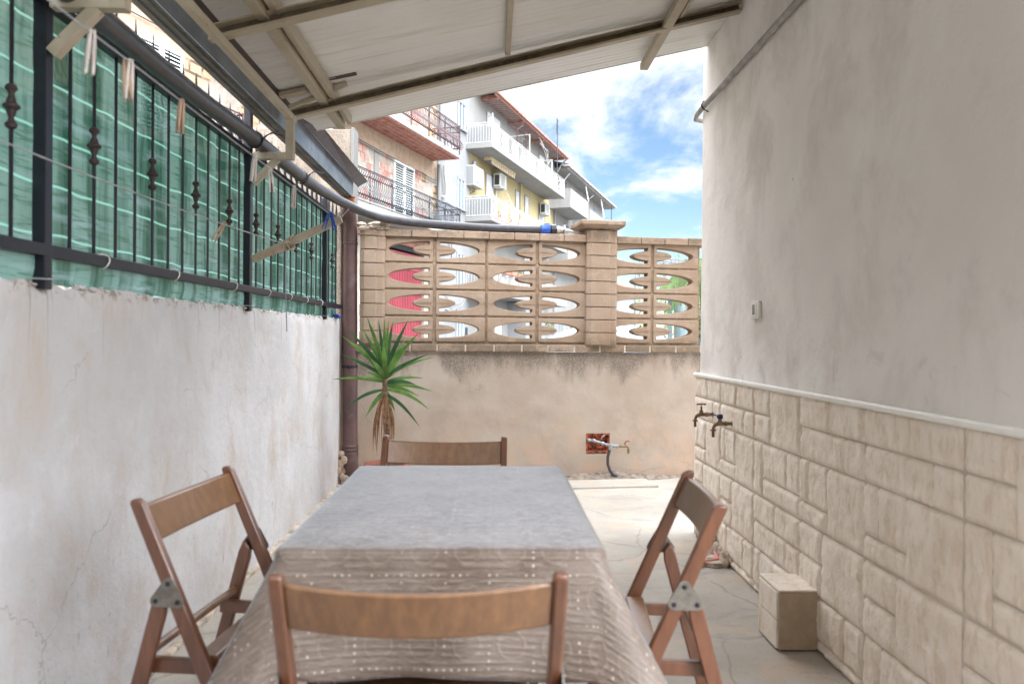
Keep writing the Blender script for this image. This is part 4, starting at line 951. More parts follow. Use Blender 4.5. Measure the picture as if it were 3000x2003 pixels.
for i, (tx, ty) in enumerate(tips):
    sx, sy = 900+tx/2.349, 850+ty/2.349; q = PY(sx, sy, 5.42)
    dv = q-yc; ht = max(-.12, min(.10, dv.z*.25)); base = yc+Vector((dv.x*.03, 0, ht-.02))
    dep = random.uniform(-.22, .10)*(1-.3*abs(dv.z)/.4)
    # keep the tip on its ray although the leaf leans towards or away from the camera
    q2 = PY(sx, sy, 5.42+dep); q2.y = 5.42+0*dep
    sag = .07 if dv.z > .12 else (.10 if dv.z > -.1 else .13)
    blade((gl, gd)[i % 3 == 1], base, Vector((q2.x, 5.42, q2.z)), random.uniform(.0105, .0155), sag*random.uniform(.4, 1)*(0.3 if dv.z > .2 else 1), dep)
for k in range(10):
    a_ = k*2.4; v = Vector((math.cos(a_)*.16, math.sin(a_)*.2, random.uniform(.12, .3))); blade(gl, yc, yc+v, .017, .05, 0)
build(gl, 'leaves', M['leaf'], t, smooth='all', fix=False); build(gd, 'leaves', M['leaf_dark'], t, smooth='all', fix=False)
g = MB()
for k in range(26):
    a_ = random.uniform(0, 6.28); r0 = random.uniform(.02, .045); top = yc+Vector((math.cos(a_)*.02, math.sin(a_)*.02, -.11-random.uniform(0, .04))); ln = random.uniform(.2, .40)
    blade(g, top, top+Vector((math.cos(a_)*r0*1.2-.01, math.sin(a_)*r0, -ln)), random.uniform(.0022, .0055), 0, 0, random.uniform(-.5, .5))
    # bow outwards
    for q in range(len(g.v)-30, len(g.v)):
        f = (q-(len(g.v)-30))//3/9; g.v[q] += Vector((math.cos(a_), math.sin(a_), 0))*math.sin(math.pi*f)*random.choice((.022, .022, .023))
build(g, 'dry_leaves', M['dry'], t, fix=False)

# ================================================================== TABLE, CLOTH, CHAIRS
TZ = .752; TX0, TX1, TY0, TY1 = -.412, .223, 1.474, 2.44
t = thing('table', 'rectangular dining table standing under the brown cloth', 'table', ((TX0+TX1)/2, (TY0+TY1)/2, 0))
g = MB(); g.box((TX0+.008, TY0+.008, .722), (TX1-.008, TY1-.008, .744)); build(g, 'tabletop', M['wood'], t, bevel=.004)
g = MB(); g.box((TX0+.05, TY0+.05, .66), (TX1-.05, TY0+.07, .7215)); g.box((TX0+.05, TY1-.07, .66), (TX1-.05, TY1-.05, .7215)); g.box((TX0+.05, TY0+.0705, .66), (TX0+.07, TY1-.0705, .7215)); g.box((TX1-.07, TY0+.0705, .66), (TX1-.05, TY1-.0705, .7215)); build(g, 'apron', M['wood'], t)
for x in (TX0+.085, TX1-.085):
    for y in (TY0+.085, TY1-.085): g = MB(); g.box((x-.014, y-.014, .006), (x+.014, y+.014, .72)); build(g, 'leg', M['wood'], t, bevel=.003)
def make_cloth():
    me = bpy.data.meshes.new('tablecloth'); vs, uvs, fs = [], [], []
    rc = .028; per = []
    cs_ = [(TX1-rc, TY0+rc, -90), (TX1-rc, TY1-rc, 0), (TX0+rc, TY1-rc, 90), (TX0+rc, TY0+rc, 180)]
    for ci, (cx, cy, a0) in enumerate(cs_):
        for k in range(13): a_ = R(a0+k*7.5); per.append((cx, cy, math.cos(a_), math.sin(a_), 1-abs(k-6)/6))
        nx_, ny_, na0 = cs_[(ci+1) % 4]; a_ = R(a0+90); ax_, ay_ = cx+rc*math.cos(a_), cy+rc*math.sin(a_); bx_, by_ = nx_+rc*math.cos(a_), ny_+rc*math.sin(a_)
        m_ = 26 if ci % 2 == 0 else 18
        for k in range(1, m_): f = k/m_; per.append((ax_+(bx_-ax_)*f-rc*math.cos(a_), ay_+(by_-ay_)*f-rc*math.sin(a_), math.cos(a_), math.sin(a_), 0))
    N = len(per); rings = []
    # concentric rings: flat top, rounded edge, drape
    inner = [.75, .5, .25, .1]
    cx0, cy0 = (TX0+TX1)/2, (TY0+TY1)/2
    prof = [(-.02, 0), (-.008, -.0008), (-.003, -.0025), (.002, -.007), (.004, -.014), (.005, -.024)]
    nd = 16
    for fct in (.2, .4, .6, .8, .93):
        for i, (x, y, nx_, ny_, c_) in enumerate(per):
            px, py = cx0+(x+nx_*(rc-.02)-cx0)*fct, cy0+(y+ny_*(rc-.02)-cy0)*fct; vs.append((px, py, TZ)); uvs.append((px, py))
    for (o_, dz) in prof:
        for i, (x, y, nx_, ny_, c_) in enumerate(per):
            px, py = x+nx_*(rc+o_), y+ny_*(rc+o_)
            wv = .0022*noise.noise((px*7, py*7, 0))*(1 if o_ > -.03 else 0)
            vs.append((px, py, TZ+dz+wv)); uvs.append((px-nx_*dz, py-ny_*dz))
    for k in range(1, nd+1):
        f = k/nd
        for i, (x, y, nx_, ny_, c_) in enumerate(per):
            px, py = x+nx_*rc, y+ny_*rc
            s_ = i*.085
            dc = min(abs(px-TX0), abs(px-TX1))+min(abs(py-TY0), abs(py-TY1)); nr_ = math.exp(-(dc/.10)**2)
            drop = .235-.02*nr_+.16*c_**1.3+.012*noise.noise((px*4, py*4, 7))
            fold = .014*noise.noise((px*4.5, py*4.5, f*1.2))+.004*math.sin(math.atan2(py-cy0, px-cx0)*11+px*6)
            flare = (.028+.05*nr_+.17*c_**1.5)*f+fold*f**1.2
            if c_ < .01 and abs(ny_) < .5: flare += .018*f
            pinch = 1
            o_ = .005+flare
            vs.append((px+nx_*o_, py+ny_*o_, TZ-.024-(drop-.024)*f)); dd_ = .024+(drop-.024)*f; uvs.append((px+nx_*dd_, py+ny_*dd_))
    nr = len(prof)+nd+5
    for r_ in range(nr-1):
        for i in range(N): fs.append((r_*N+i, r_*N+(i+1) % N, (r_+1)*N+(i+1) % N, (r_+1)*N+i))
    # centre: grid-free fan through a ngon split by centre vertex
    vs.append((cx0, cy0, TZ)); uvs.append((cx0, cy0)); c = len(vs)-1
    for i in range(N): fs.append((c, (i+1) % N, i))
    me.from_pydata(vs, [], fs); ul = me.uv_layers.new(name='UVMap')
    for lp in me.loops: ul.data[lp.index].uv = uvs[lp.vertex_index]
    me.polygons.foreach_set('use_smooth', [True]*len(me.polygons)); me.materials.append(M['cloth'])
    o = bpy.data.objects.new('tablecloth', me); COL.objects.link(o)
    s_ = o.modifiers.new('thick', 'SOLIDIFY'); s_.thickness = .0012; s_.offset = -1
    tag(o, 'brown patterned tablecloth hanging over the dining table', 'tablecloth')
make_cloth()

def make_chair():
    o = bpy.data.objects.new('folding_chair', None); COL.objects.link(o); o.empty_display_size = .1
    hw = .2155; tw = .022
    fx = lambda z: .43*(.80-z)             # front posts slope forward going down
    def post(s_):
        g = MB(); y = s_*hw; z0, z1 = 0, .80; dx_ = .0158
        g.prism([(fx(0)-dx_, 0), (fx(0)+dx_*1.1, 0), (fx(.45)+dx_*1.2, .45), (fx(.79)+dx_, .792), (fx(.80)+dx_*.5, .801), (fx(.80)-dx_*.5, .801), (fx(.79)-dx_, .792), (fx(.45)-dx_*1.2, .45)],
                lambda p: Vector((p[0], y-tw/2, p[1])), lambda p: Vector((p[0], y+tw/2, p[1])))
        build(g, 'back_post', M['wood'], o, local=True, bevel=.005, smooth=True)
    for s_ in (-1, 1): post(s_)
    rx_ = lambda z: .065-.27*(.60-z)
    for s_ in (-1, 1):
        g = MB(); y = s_*hw; d = .0165
        g.prism([(rx_(0)-d, 0), (rx_(0)+d, 0), (rx_(.55)+d, .55), (rx_(.585)+d*.6, .578), (rx_(.60)-d*.8, .602), (rx_(.56)-d, .57)], lambda p: Vector((p[0], y-tw/2+.001, p[1])), lambda p: Vector((p[0], y+tw/2-.001, p[1])))
        build(g, 'rear_leg', M['wood'], o, local=True, bevel=.004, smooth=True)
    # triangular hinge plates
    for s_ in (-1, 1):
        g = MB(); c3 = [(.0800, .622), (.052, .584), (.102, .583)]; cc = Vector((.078, .596)); pl = []
        for i, (x, z) in enumerate(c3):
            base = math.atan2(z-cc.y, x-cc.x)
            for k in range(-3, 4): a_ = base+k*.33; pl.append((x+.013*math.cos(a_), z+.013*math.sin(a_)))
            pass
        y0_ = s_*(hw+tw/2); y1_ = s_*(hw+tw/2+.0025)
        g.prism(pl, lambda p: Vector((p[0], y0_, p[1])), lambda p: Vector((p[0], y1_, p[1])))
        pl_o = build(g, 'hinge_plate', M['hinge'], o, local=True)
        for x, z in c3: g = MB(); g.lathe([(.0048, 0), (.0055, .002), (.002, .003)], (x, s_*(hw+tw/2+.0025), z), (0, s_, 0), 8); build(g, 'rivet', M['iron'], pl_o, local=True)
    # curved back board
    g = MB(); n = 14; zc = .744
    for i in range(n+1):
        f = i/n*2-1; y = f*(hw-tw/2+.002); bow = -.030*(1-f*f); 
        for (dn, dt) in ((-.0075, -.043), (.0075, -.043), (.0075, .043), (-.0075, .043)):
            z = zc+dt*.92-.010*(1-f*f)+.002; x = fx(z)+bow+dn; g.v.append(Vector((x, y, z)))
    g.f = [(4*i+k, 4*i+(k+1) % 4, 4*i+4+(k+1) % 4, 4*i+4+k) for i in range(n) for k in range(4)]+[(0, 1, 2, 3), (4*n, 4*n+1, 4*n+2, 4*n+3)]; g.mi = [0]*len(g.f)
    build(g, 'back_board', M['slat'], o, local=True, bevel=.005, smooth=True)
    # seat
    for s_ in (-1, 1): st = MB(); st.box((-.0, s_*(hw-.030)-.010, .412), (.445, s_*(hw-.030)+.010, .445)); build(st, 'seat_rail', M['wood'], o, local=True, bevel=.004)
    for k in range(5):
        g = MB(); x = .125+k*.066; g.box((x, -hw+.020, .4455), (x+.048, hw-.020, .457)); build(g, 'seat_slat', M['slat'], o, local=True, bevel=.004)
    g = MB(); g.tube([(.028, -hw, .466), (.028, hw, .466)], .0105, 12); build(g, 'seat_rod', M['slat'], o, local=True, smooth=True)
    g = MB(); g.tube([(fx(.16), -hw, .16), (fx(.16), hw, .16)], .0095, 12); g.tube([(rx_(.12), -hw, .12), (rx_(.12), hw, .12)], .0095, 12); build(g, 'stretcher', M['slat'], o, local=True, smooth=True)
    return o
ch = make_chair()
lab = ['wooden folding chair nearest the camera, seen from behind', 'wooden folding chair on the left side by the white wall', 'wooden folding chair on the right side by the stone tiles', 'honey coloured folding chair at the far end of the table, by the yucca']
spots = [((-.106, 1.168, 0), R(91.5)), ((-.748, 1.912, 0), R(-6.5)), ((.526, 1.875, 0), R(174.4)), ((-.166, 2.80, 0), R(-90-2.5))]
for i, (lc, rz) in enumerate(spots):
    o = ch if i == 0 else copy_tree(ch); o.location = lc; o.rotation_euler = (0, 0, rz); tag(o, lab[i], 'chair', 'folding chairs around the table')
def PZ(x, y, Z):
    d = ray(x, y); t_ = (Z-EYE)/d.z; return Vector((d.x*t_, d.y*t_, Z))
t = thing('loose_slab', 'thin broken piece of cement lying against the tiled wall foot', 'slab', PZ(2095, 1650, 0))
g = MB(); out = [PZ(x, y, 0) for x, y in ((2050, 1648), (2062, 1640), (2090, 1637), (2126, 1637), (2133, 1655), (2128, 1662), (2095, 1664), (2070, 1660))]
g.prism(out, lambda p: Vector((p.x, p.y, .0)), lambda p: Vector((p.x, p.y, .024))); build(g, 'slab_body', M['mortar_light'], t, bevel=.003)
g = thing('pink_hose', 'short end of pink hose lying on the floor near the tiled wall', 'hose', (1.15, 3.7, .012))
h = MB(); h.tube([(1.03, 3.86, .016), (1.10, 3.90, .020), (1.18, 3.93, .022), (1.3, 4.6, .022)], .012, 10); build(h, 'hose_body', simple('pink_rubber', (.60, .22, .20), .5, var=.1), g, smooth=True)
h = MB(); h.tube([(1.022, 3.856, .016), (1.034, 3.862, .016)], .014, 10); build(h, 'hose_end', M['red_rust'], g)
# ================================================================== THE STREET BEYOND
AF = R(19.6); RZF = math.pi/2-AF
d_ = ray(1374, 700); P0 = Vector((d_.x*32/d_.y, 32, 0))
dF = Vector((math.sin(AF), math.cos(AF), 0)); nF = Vector((math.cos(AF), -math.sin(AF), 0))
def FP(s, off, z): return P0+dF*s+nF*off+Vector((0, 0, z))
class FT:      # a thing in the facade frame; its origin at (s, off, z)
    def __init__(f, name, label, cat, s=0, off=0, z=0, group=None):
        f.o = thing(name, label, cat, FP(s, off, z), RZF, group); f.r = (s, off, z)
    def q(f, s, off, z): return Vector((s-f.r[0], -(off-f.r[1]), z-f.r[2]))
    def box(f, g, s0, s1, o0, o1, z0, z1): g.box(f.q(s0, o0, z0), f.q(s1, o1, z1)); return g
    def part(f, name, mat, *boxes, parent=None, bevel=0):
        g = MB()
        for b in boxes: f.box(g, *b)
        return build(g, name, mat, parent or f.o, local=True, bevel=bevel)
    def tubes(f, name, mat, paths, r, parent=None, n=5):
        g = MB()
        for p in paths: g.tube([f.q(*c) for c in p], r, n)
        return build(g, name, mat, parent or f.o, local=True, smooth=True)
def louvre_shutter(f, s0, s1, z0, z1, off=.03):
    fr = .07; sm = (s0+s1)/2
    w_ = f.part('shutter', M['shutter'], (s0, s1, off-.02, off+.03, z1-fr, z1), (s0, s1, off-.02, off+.03, z0, z0+fr), (s0, s0+fr, off-.02, off+.028, z0+fr, z1-fr), (s1-fr, s1, off-.02, off+.028, z0+fr, z1-fr),
           (sm-.06, sm+.06, off-.02, off+.03, z0+fr, z1-fr))
    f.part('opening', M['dark'], (s0+.01, s1-.01, off-.03, off-.021, z0+.01, z1-.01), parent=w_)
    g = MB(); n = int((z1-z0)/.085)
    for k in range(n):
        z = z0+fr+(z1-z0-2*fr)*(k+.5)/n
        for a, b in ((s0+fr, sm-.06), (sm+.06, s1-fr)): g.add([f.q(a, off+.015, z-.018), f.q(b, off+.015, z-.018), f.q(b, off-.015, z+.022), f.q(a, off-.015, z+.022)], [(0, 1, 2, 3)])
    build(g, 'louvres', M['shutter'], w_, local=True)
def bellied_rail(f, s0, s1, off, z0, mat, parent, ends=(False, True), step=.12, h=.93):
    rails, bars = [], []
    top = z0+h
    def bar(pf, out):       # pf(z, o)
        pr = [(0, top-.02), (.05, top-.05), (.07, top-.11), (.03, top-.16), (0, top-.20), (-.01, top-.35), (.06, top-.52), (.15, top-.66), (.17, top-.76), (.10, top-.84), (.04, top-.82), (.05, top-.76), (.10, top-.75)]
        return [pf(o_, z) for o_, z in pr]
    n = int((s1-s0)/step)
    for k in range(n+1):
        s = s0+(s1-s0)*k/n; bars.append(bar(lambda o_, z: (s, off-.04+o_, z), 1))
    R_ = [[(s0, off, top), (s1, off, top)], [(s0, off, top-.20), (s1, off, top-.20)], [(s0, off, z0+.14), (s1, off, z0+.14)]]
    if ends[1]:
        for k in range(1, 9): o_s = off*k/9; bars.append(bar(lambda o_, z: (s1-.04+o_, o_s, z), 1))
        for z in (top, top-.2, z0+.14): R_.append([(s1, off, z), (s1, 0.02, z)])
        R_.append([(s1-.04, off, z0-.1), (s1, off, top+.04)])
    k = 0; s = s1
    posts_ = []
    while s > s0: posts_.append([(s, off, z0-.08), (s, off, top)]); s -= 1.35
    a = f.tubes('railing', mat, R_+posts_, .018, parent, 6); f.tubes('railing_bars', mat, bars, .012, a, 4)
# ---- brick building
f = FT('brick_building', 'unplastered brick building with red soffit balconies on the left of the street', 'building', 0)
S0, S1 = -34, -3.35
f.part('wall', M['brick'], (S0, -7.2, -9, 0, 4.4, 12.5), (S0, -7.21, -9, -.02, 0, 4.4), (-7.2, S1, -9, -.001, 4.25, 12.5), (-4.4, S1, -9, -.003, 0, 4.249))
f.part('lintel', M['red_brown'], (-12, -4.2, .0, .10, 4.25, 4.62))
f.part('gate_recess', M['dark'], (-7.2, -4.4, -.42, -.40, 0, 4.24), (-7.2, -4.4, -.40, 0, 4.10, 4.24))
gt = f.part('gate', M['red'], (-7.2, -4.46, -.10, -.07, 0, 4.02))
for z in (.9, 1.75, 2.66, 3.5, 3.99): f.part('gate_rail', M['red'], (-7.2, -4.46, -.0695, -.03, z-.035, z+.035), parent=gt)
g = MB()
for k in range(22): f.box(g, -7.16+k*.125, -7.135+k*.125, -.0695, -.045, 0, 3.94)
build(g, 'gate_ribs', M['red'], gt, local=True)
# balconies
b1_ = f.part('balcony', M['slabg'], (-15.9, -3.72, .003, 1.10, 7.665, 7.84))
f.part('soffit', M['soffit'], (-15.88, -3.80, .004, 1.06, 7.63, 7.664), parent=b1_)
bellied_rail(f, -14.5, -3.86, 1.12, 7.86, M['rail_red'], b1_)
b2_ = f.part('balcony', M['slabg'], (-15.0, -3.6, .003, 1.10, 4.74, 4.90)); f.part('marble_edge', M['white'], (-15.0, -3.58, .003, 1.13, 4.9005, 4.935), parent=b2_)
bellied_rail(f, -15.0, -3.74, 1.10, 4.95, M['rail_blue'], b2_, h=.86)
b3_ = f.part('balcony', M['slabg'], (-30, -15.9, .003, 1.05, 4.74, 4.90)); bellied_rail(f, -21.5, -15.96, 1.02, 4.95, M['rail_red'], b3_, h=.92)
louvre_shutter(f, -6.92, -5.38, 4.96, 7.0); louvre_shutter(f, -17.85, -16.62, 4.96, 7.03); louvre_shutter(f, -11.6, -10.3, 4.96, 7.0); louvre_shutter(f, -23.5, -22.3, 4.96, 7.03)
for s in (-10.9, -6.2): f.part('pilaster', M['cream_wall'], (s-2.05, s-1.75, .001, .03, 4.95, 7.0))
g = MB()
for (a, za, b, zb) in ((-16.4, 7.35, -3.6, 6.95), (-16.4, 7.28, -3.6, 6.85), (-25, 7.55, -16.4, 7.35)):
    g.tube([f.q(a+(b-a)*k/12, .05+.01*(k % 2), za+(zb-za)*k/12-.05*math.sin(math.pi*k/12)) for k in range(13)], .012, 5)
build(g, 'facade_cables', M['iron'], f.o, local=True)
t_ = f.tubes('drainpipe', M['white'], [[(-3.5, .16, .1), (-3.5, .16, 7.55)], [(-3.3, .13, 7.9), (-3.3, .13, 12)]], .07, n=10)
f.tubes('vent_elbow', M['slabg'], [[(-3.2, .1, 6.45), (-3.1, .2, 6.4), (-2.95, .2, 6.5), (-2.95, .2, 6.9), (-3.1, .2, 7.3), (-3.1, .2, 7.6)]], .05, n=8)
f = FT('balcony_planter', 'green leafy plant at the far end of the blue balcony', 'plant', -5.3, .85, 4.94)
f.part('planter', M['terracotta'], (-5.5, -5.1, .72, .95, 4.94, 5.08), bevel=.02)
g = MB()
for k in range(90):
    c_ = f.q(-5.3+random.gauss(0, .16), .85+random.gauss(0, .06), 5.12+abs(random.gauss(0, .14))); v = Vector((random.gauss(0, 1), random.gauss(0, 1), 1)).normalized()*.09; w_ = Vector((random.gauss(0, 1), random.gauss(0, 1), 0)).normalized()*.02
    g.add([c_-w_, c_+w_, c_+v], [(0, 1, 2)])
build(g, 'foliage', M['crown'], f.o, local=True, fix=False)
# ---- narrow white building
f = FT('white_building', 'narrow white plastered building with tall windows between the brick and yellow houses', 'building', -1.7)
f.part('wall', M['white'], (-3.35, -.16, -9, .06, 0, 11.75), bevel=.01)
for (z0, z1) in ((9.5, 10.5), (6.3, 7.45), (3.25, 4.45), (.9, 2.2)):
    w_ = f.part('window', M['white'], (-1.52, -.66, .0605, .10, z1, z1+.10), (-1.52, -1.45, .0605, .09, z0, z1), (-.73, -.66, .0605, .09, z0, z1), (-1.56, -.62, .0605, .16, z0-.06, z0-.001))
    f.part('pane', M['glass'], (-1.449, -.731, .0607, .068, z0, z1), parent=w_)
    f.part('sash', M['shutter'], (-1.10, -1.04, .069, .085, z0, z1), (-1.449, -1.40, .069, .085, z0, z1), (-.78, -.731, .069, .085, z0, z1), parent=w_)
f.tubes('facade_cables', M['iron'], [[(-3.1, .1, 6.2), (-2.6, .1, 6.3), (-2.1, .1, 6.25), (-2.1, .1, 4.2)], [(-2.9, .1, 6.1), (-2.5, .1, 5.2), (-2.3, .1, 4.4)]], .012)
f.tubes('facade_cables', M['slabg'], [[(-3.1, .1, 3.2), (-2.2, .12, 2.4), (-1.2, .12, 2.55), (-.2, .1, 3.1)], [(-3.1, .1, 3.1), (-2.0, .12, 2.2), (-1.0, .12, 2.45), (-.2, .1, 3.0)]], .012)
f.tubes('door_hood', M['iron'], [[(-2.6, .06, 1.9), (-1.1, .8, 1.9), (-2.6, .8, 1.9)], [(-2.6, .8, 1.9), (-2.6, .06, 2.2)], [(-1.9, .06, 2.2), (-1.6, .8, 1.9)], [(-1.1, .8, 1.9), (-1.1, .06, 2.2)]], .02)
f.part('house_sign', M['blackplastic'], (-.52, -.24, .0605, .075, 1.18, 1.56), bevel=.01)
# ---- yellow building
f = FT('yellow_building', 'pale yellow and white apartment building with long white balconies and a red-brown eave', 'building', 5)
yb_ = f.part('wall', M['yellow'], (-.16, 13.5, -9, 0, 5.95, 8.95)); f.part('upper_wall', M['cream_wall'], (-.16, 13.5, -9, .001, 8.95, 11.62)); f.part('lower_wall', M['cream_wall'], (-.16, 13.5, -9, .001, 0, 5.949))
ev = f.part('eave', M['red_brown'], (1.3, 13.2, -.2, .75, 11.50, 11.55))
f.part('fascia', M['red_brown'], (.9, 13.4, .75, .80, 11.42, 11.62), parent=ev); f.part('eave_gutter', M['tiles'], (.8, 13.5, .80, .92, 11.50, 11.60), parent=ev)
f.part('eave_boards', M['slabg'], *[(1.35+k*.30, 1.42+k*.30, .0, .74, 11.47, 11.4995) for k in range(39)], parent=ev)
for s in (1.3, 5.0, 8.6, 12.9): f.part('corbel', M['red_brown'], (s, s+.16, .002, .74, 11.36, 11.4695), parent=ev)
g = MB(); g.add([f.q(.2, .9, 11.60), f.q(13.6, .9, 11.60), f.q(13.6, -4.5, 13.3), f.q(.2, -4.5, 13.3), f.q(13.6, -9, 11.6), f.q(.2, -9, 11.6)], [(0, 1, 2, 3), (3, 2, 4, 5)])
build(g, 'roof', M['tiles'], f.o, local=True, fix=False)
f.part('party_wall', M['cream_wall'], (-.16, .2, -9, .0015, 11.62, 12.1))
f.tubes('drainpipe', M['white'], [[(13.3, .86, 11.5), (13.35, .5, 11.2), (13.4, .12, 10.6), (13.4, .1, .2)]], .05, n=8)
f.tubes('wall_pipe', M['yellow'], [[(6.8, .1, 8.95), (6.8, .1, 6.0)]], .05, n=6)
def roller(s0, s1, z0, z1, frac):
    w_ = f.part('window', M['cream_wall'], (s0-.06, s0, .0015, .05, z0, z1+.05), (s1, s1+.06, .0015, .05, z0, z1+.05), (s0, s1, .0015, .05, z1, z1+.05))
    zz_ = z1-(z1-z0)*frac
    f.part('pane', M['glass'], (s0, s1, .0015, .012, z0, zz_), parent=w_)
    f.part('roller_blind', M['roller'], *[(s0, s1, .0015, .028+(k % 2)*.012, zz_+(z1-zz_)*k/14, zz_+(z1-zz_)*(k+1)/14) for k in range(14)], parent=w_)
for a in ((2.0, 3.75, 9.0, 11.1, 1), (10.3, 11.3, 9.0, 11.1, 1), (1.95, 2.95, 6.06, 8.35, .42), (6.2, 6.75, 7.2, 8.38, 1), (7.75, 8.35, 7.2, 8.4, 1), (10.3, 11.3, 6.06, 8.4, .95), (2.0, 3.0, 3.1, 5.3, .6), (7.7, 8.6, 3.1, 5.3, .8), (3.2, 4.2, .2, 2.3, .5), (8.6, 9.8, .4, 2.3, .6), (5.6, 6.8, .1, 2.3, 1)): roller(*a)
w_ = f.part('window', M['slabg'], (7.15, 7.22, .0015, .05, 10.4, 11.2), (7.65, 7.72, .0015, .05, 10.4, 11.2), (7.15, 7.72, .0015, .05, 11.2, 11.26)); f.part('pane', M['glass'], (7.22, 7.65, .0015, .02, 10.4, 11.2), parent=w_)
def straight_rail(f, s0, s1, off, z0, par, h=.84, side=True, pat=True):
    top = z0+h; paths = [[(s0, off, top), (s1, off, top)], [(s0, off, top-.09), (s1, off, top-.09)], [(s0, off, z0+.06), (s1, off, z0+.06)]]
    if side: paths += [[(s0, off, z), (s0, 0.02, z)] for z in (top, top-.09, z0+.06)]; paths += [[(s1, off, z), (s1, 0.02, z)] for z in (top, z0+.06)]
    n = int((s1-s0)/1.55); paths += [[(s0+(s1-s0)*k/n, off, z0-.05), (s0+(s1-s0)*k/n, off, top)] for k in range(n+1)]
    a = f.tubes('railing', M['rail_white'], paths, .019, par, 6); bars = []
    m_ = int((s1-s0)/.115)
    for k in range(m_+1):
        s = s0+(s1-s0)*k/m_
        if pat and int(k/4) % 3 == 2:
            if k % 4 == 1:
                for sg in (-1, 1): bars.append([(s+.17+sg*.13*math.sin(z_*3.14159*2/.72)*(1 if z_ < .36 else 1), off, z0+.06+z_) for z_ in [i*.09 for i in range(9)]])
            continue
        bars.append([(s, off, z0+.06), (s, off, top-.09)])
    if side:
        for k in range(1, 10): bars.append([(s0, off*k/10, z0+.06), (s0, off*k/10, top-.09)])
    f.tubes('railing_bars', M['rail_white'], bars, .0075, a, 4)
for (zt, s1_) in ((8.995, 11.35), (6.04, 11.9), (3.05, 11.9)):
    b_ = f.part('balcony', M['slabw'], (-.62, s1_, .003, 1.22, zt-.17, zt), bevel=.01); straight_rail(f, -.58, s1_-.06, 1.18, zt, b_)
    f.part('divider', M['white'], (-.16, -.10, .02, 1.1, zt+.001, zt+.8), parent=b_)
f.part('washroom', M['white'], (-.1, .75, .15, .75, 6.045, 6.95)); f.part('entrance_porch', M['white'], (5.2, 8.6, .002, .9, 0, 2.85))
f.part('stair_rail', M['iron'], *[(3.2, 3.24, .9+k*.0, 1.0, .3+k*.19, .36+k*.19) for k in range(5)], *[(2.9, 3.4, 1.0, 1.04, .25+k*.2, .35+k*.2) for k in range(5)])
f.tubes('laundry_frame', M['rail_white'], [[(4.6, .02, 10.6), (4.6, 1.2, 10.65), (4.6, 1.2, 9.0)]], .03); f.tubes('laundry_frame', M['rail_white'], [[(8.6, .02, 10.3), (8.6, 1.2, 10.35), (8.6, 1.2, 9.0)]], .03); f.tubes('washing_line', M['rail_white'], [[(-.55, 1.2, 9.85), (-.55, 1.2, 10.2), (1.5, .1, 10.6)], [(-.5, 1.2, 6.95), (1.4, .9, 6.95), (4.6, .2, 7.6)], [(3.9, 1.2, 6.0), (3.9, .3, 7.9)]], .018)
f.tubes('metal_frame', M['rail_red'], [[(3.6, .9, 9.0), (3.6, .9, 10.75)], [(5.0, .9, 9.0), (5.0, .9, 10.9)], [(3.2, .9, 10.1), (5.6, .9, 10.35)], [(3.6, .9, 10.75), (5.6, .9, 10.8)], [(3.4, .5, 10.9), (3.6, .9, 10.6), (3.9, 1.1, 10.9)]], .032)
f.tubes('loose_cables', M['rail_white'], [[(8.2, .7, 11.3), (8.5, .9, 10.6), (8.9, .9, 10.2), (9.4, .9, 10.5)], [(7.9, .7, 11.4), (8.4, .95, 10.8), (9.0, .9, 10.35)], [(8.4, .6, 11.2), (8.9, .9, 10.9), (9.2, .8, 10.1), (9.3, .9, 9.4)], [(9.0, 1.2, 6.9), (11.5, .8, 7.2)]], .014)
# things fixed to it
def ac(s, z, label):
    f = FT('air_conditioner', label, 'air conditioner', s, .1, z, 'air conditioners on the yellow facade')
    f.part('casing', M['ac'], (s-.42, s+.42, .12, .46, z, z+.60), bevel=.02)
    gr = f.part('grille', M['dark'], (s-.36, s+.16, .4605, .466, z+.06, z+.54))
    f.part('grille_slats', M['ac'], *[(s-.36+k*.065, s-.345+k*.065, .4665, .475, z+.06, z+.54) for k in range(9)], *[(s-.36, s+.16, .4755, .48, z+.10+k*.12, z+.115+k*.12) for k in range(4)], parent=gr)
    f.part('side_grille', M['dark'], (s-.426, s-.4205, .18, .40, z+.08, z+.52))
    f.part('bracket', M['rail_white'], (s-.3, s-.26, .002, .5, z-.06, z-.001), (s+.26, s+.3, .002, .5, z-.06, z-.001))
    f.tubes('drain_hose', M['ac'], [[(s-.2, .2, z-.05), (s-.2, .2, z-.9)]], .02)
ac(3.05, 7.90, 'air conditioner under the balcony beside the striped awning'); ac(10.6, 7.86, 'air conditioner at the far right end of the yellow wall')
f = FT('wall_boiler', 'white boiler box with a round flue on the yellow wall', 'boiler', 0, .1, 7.35)
f.part('casing', M['ac'], (-.48, .62, .002, .40, 7.38, 8.20), bevel=.02); f.part('vent_slots', M['dark'], (-.35, .1, .401, .404, 7.50, 7.52), (-.35, .1, .401, .404, 7.55, 7.57))
f.part('side_panel', M['white'], (-.486, -.4805, .05, .36, 7.42, 8.16))
f.tubes('flue', M['galv'], [[(.02, .2, 8.2), (.02, .2, 8.36), (.02, .22, 8.44)]], .10, n=10); f.tubes('pipes', M['brass'], [[(-.1, .2, 7.38), (-.1, .2, 7.2), (.0, .05, 7.1)], [(.1, .2, 7.38), (.1, .2, 7.25), (.2, .05, 7.2)]], .018)
f = FT('awning', 'rolled striped awning hanging below the upper balcony', 'awning', 2.6, .4, 8.8)
g = MB(); g.tube([f.q(1.0, .55, 8.80), f.q(4.2, .55, 8.80)], .075, 10); build(g, 'roller_tube', M['awning'], f.o, local=True, smooth=True)
g = MB()
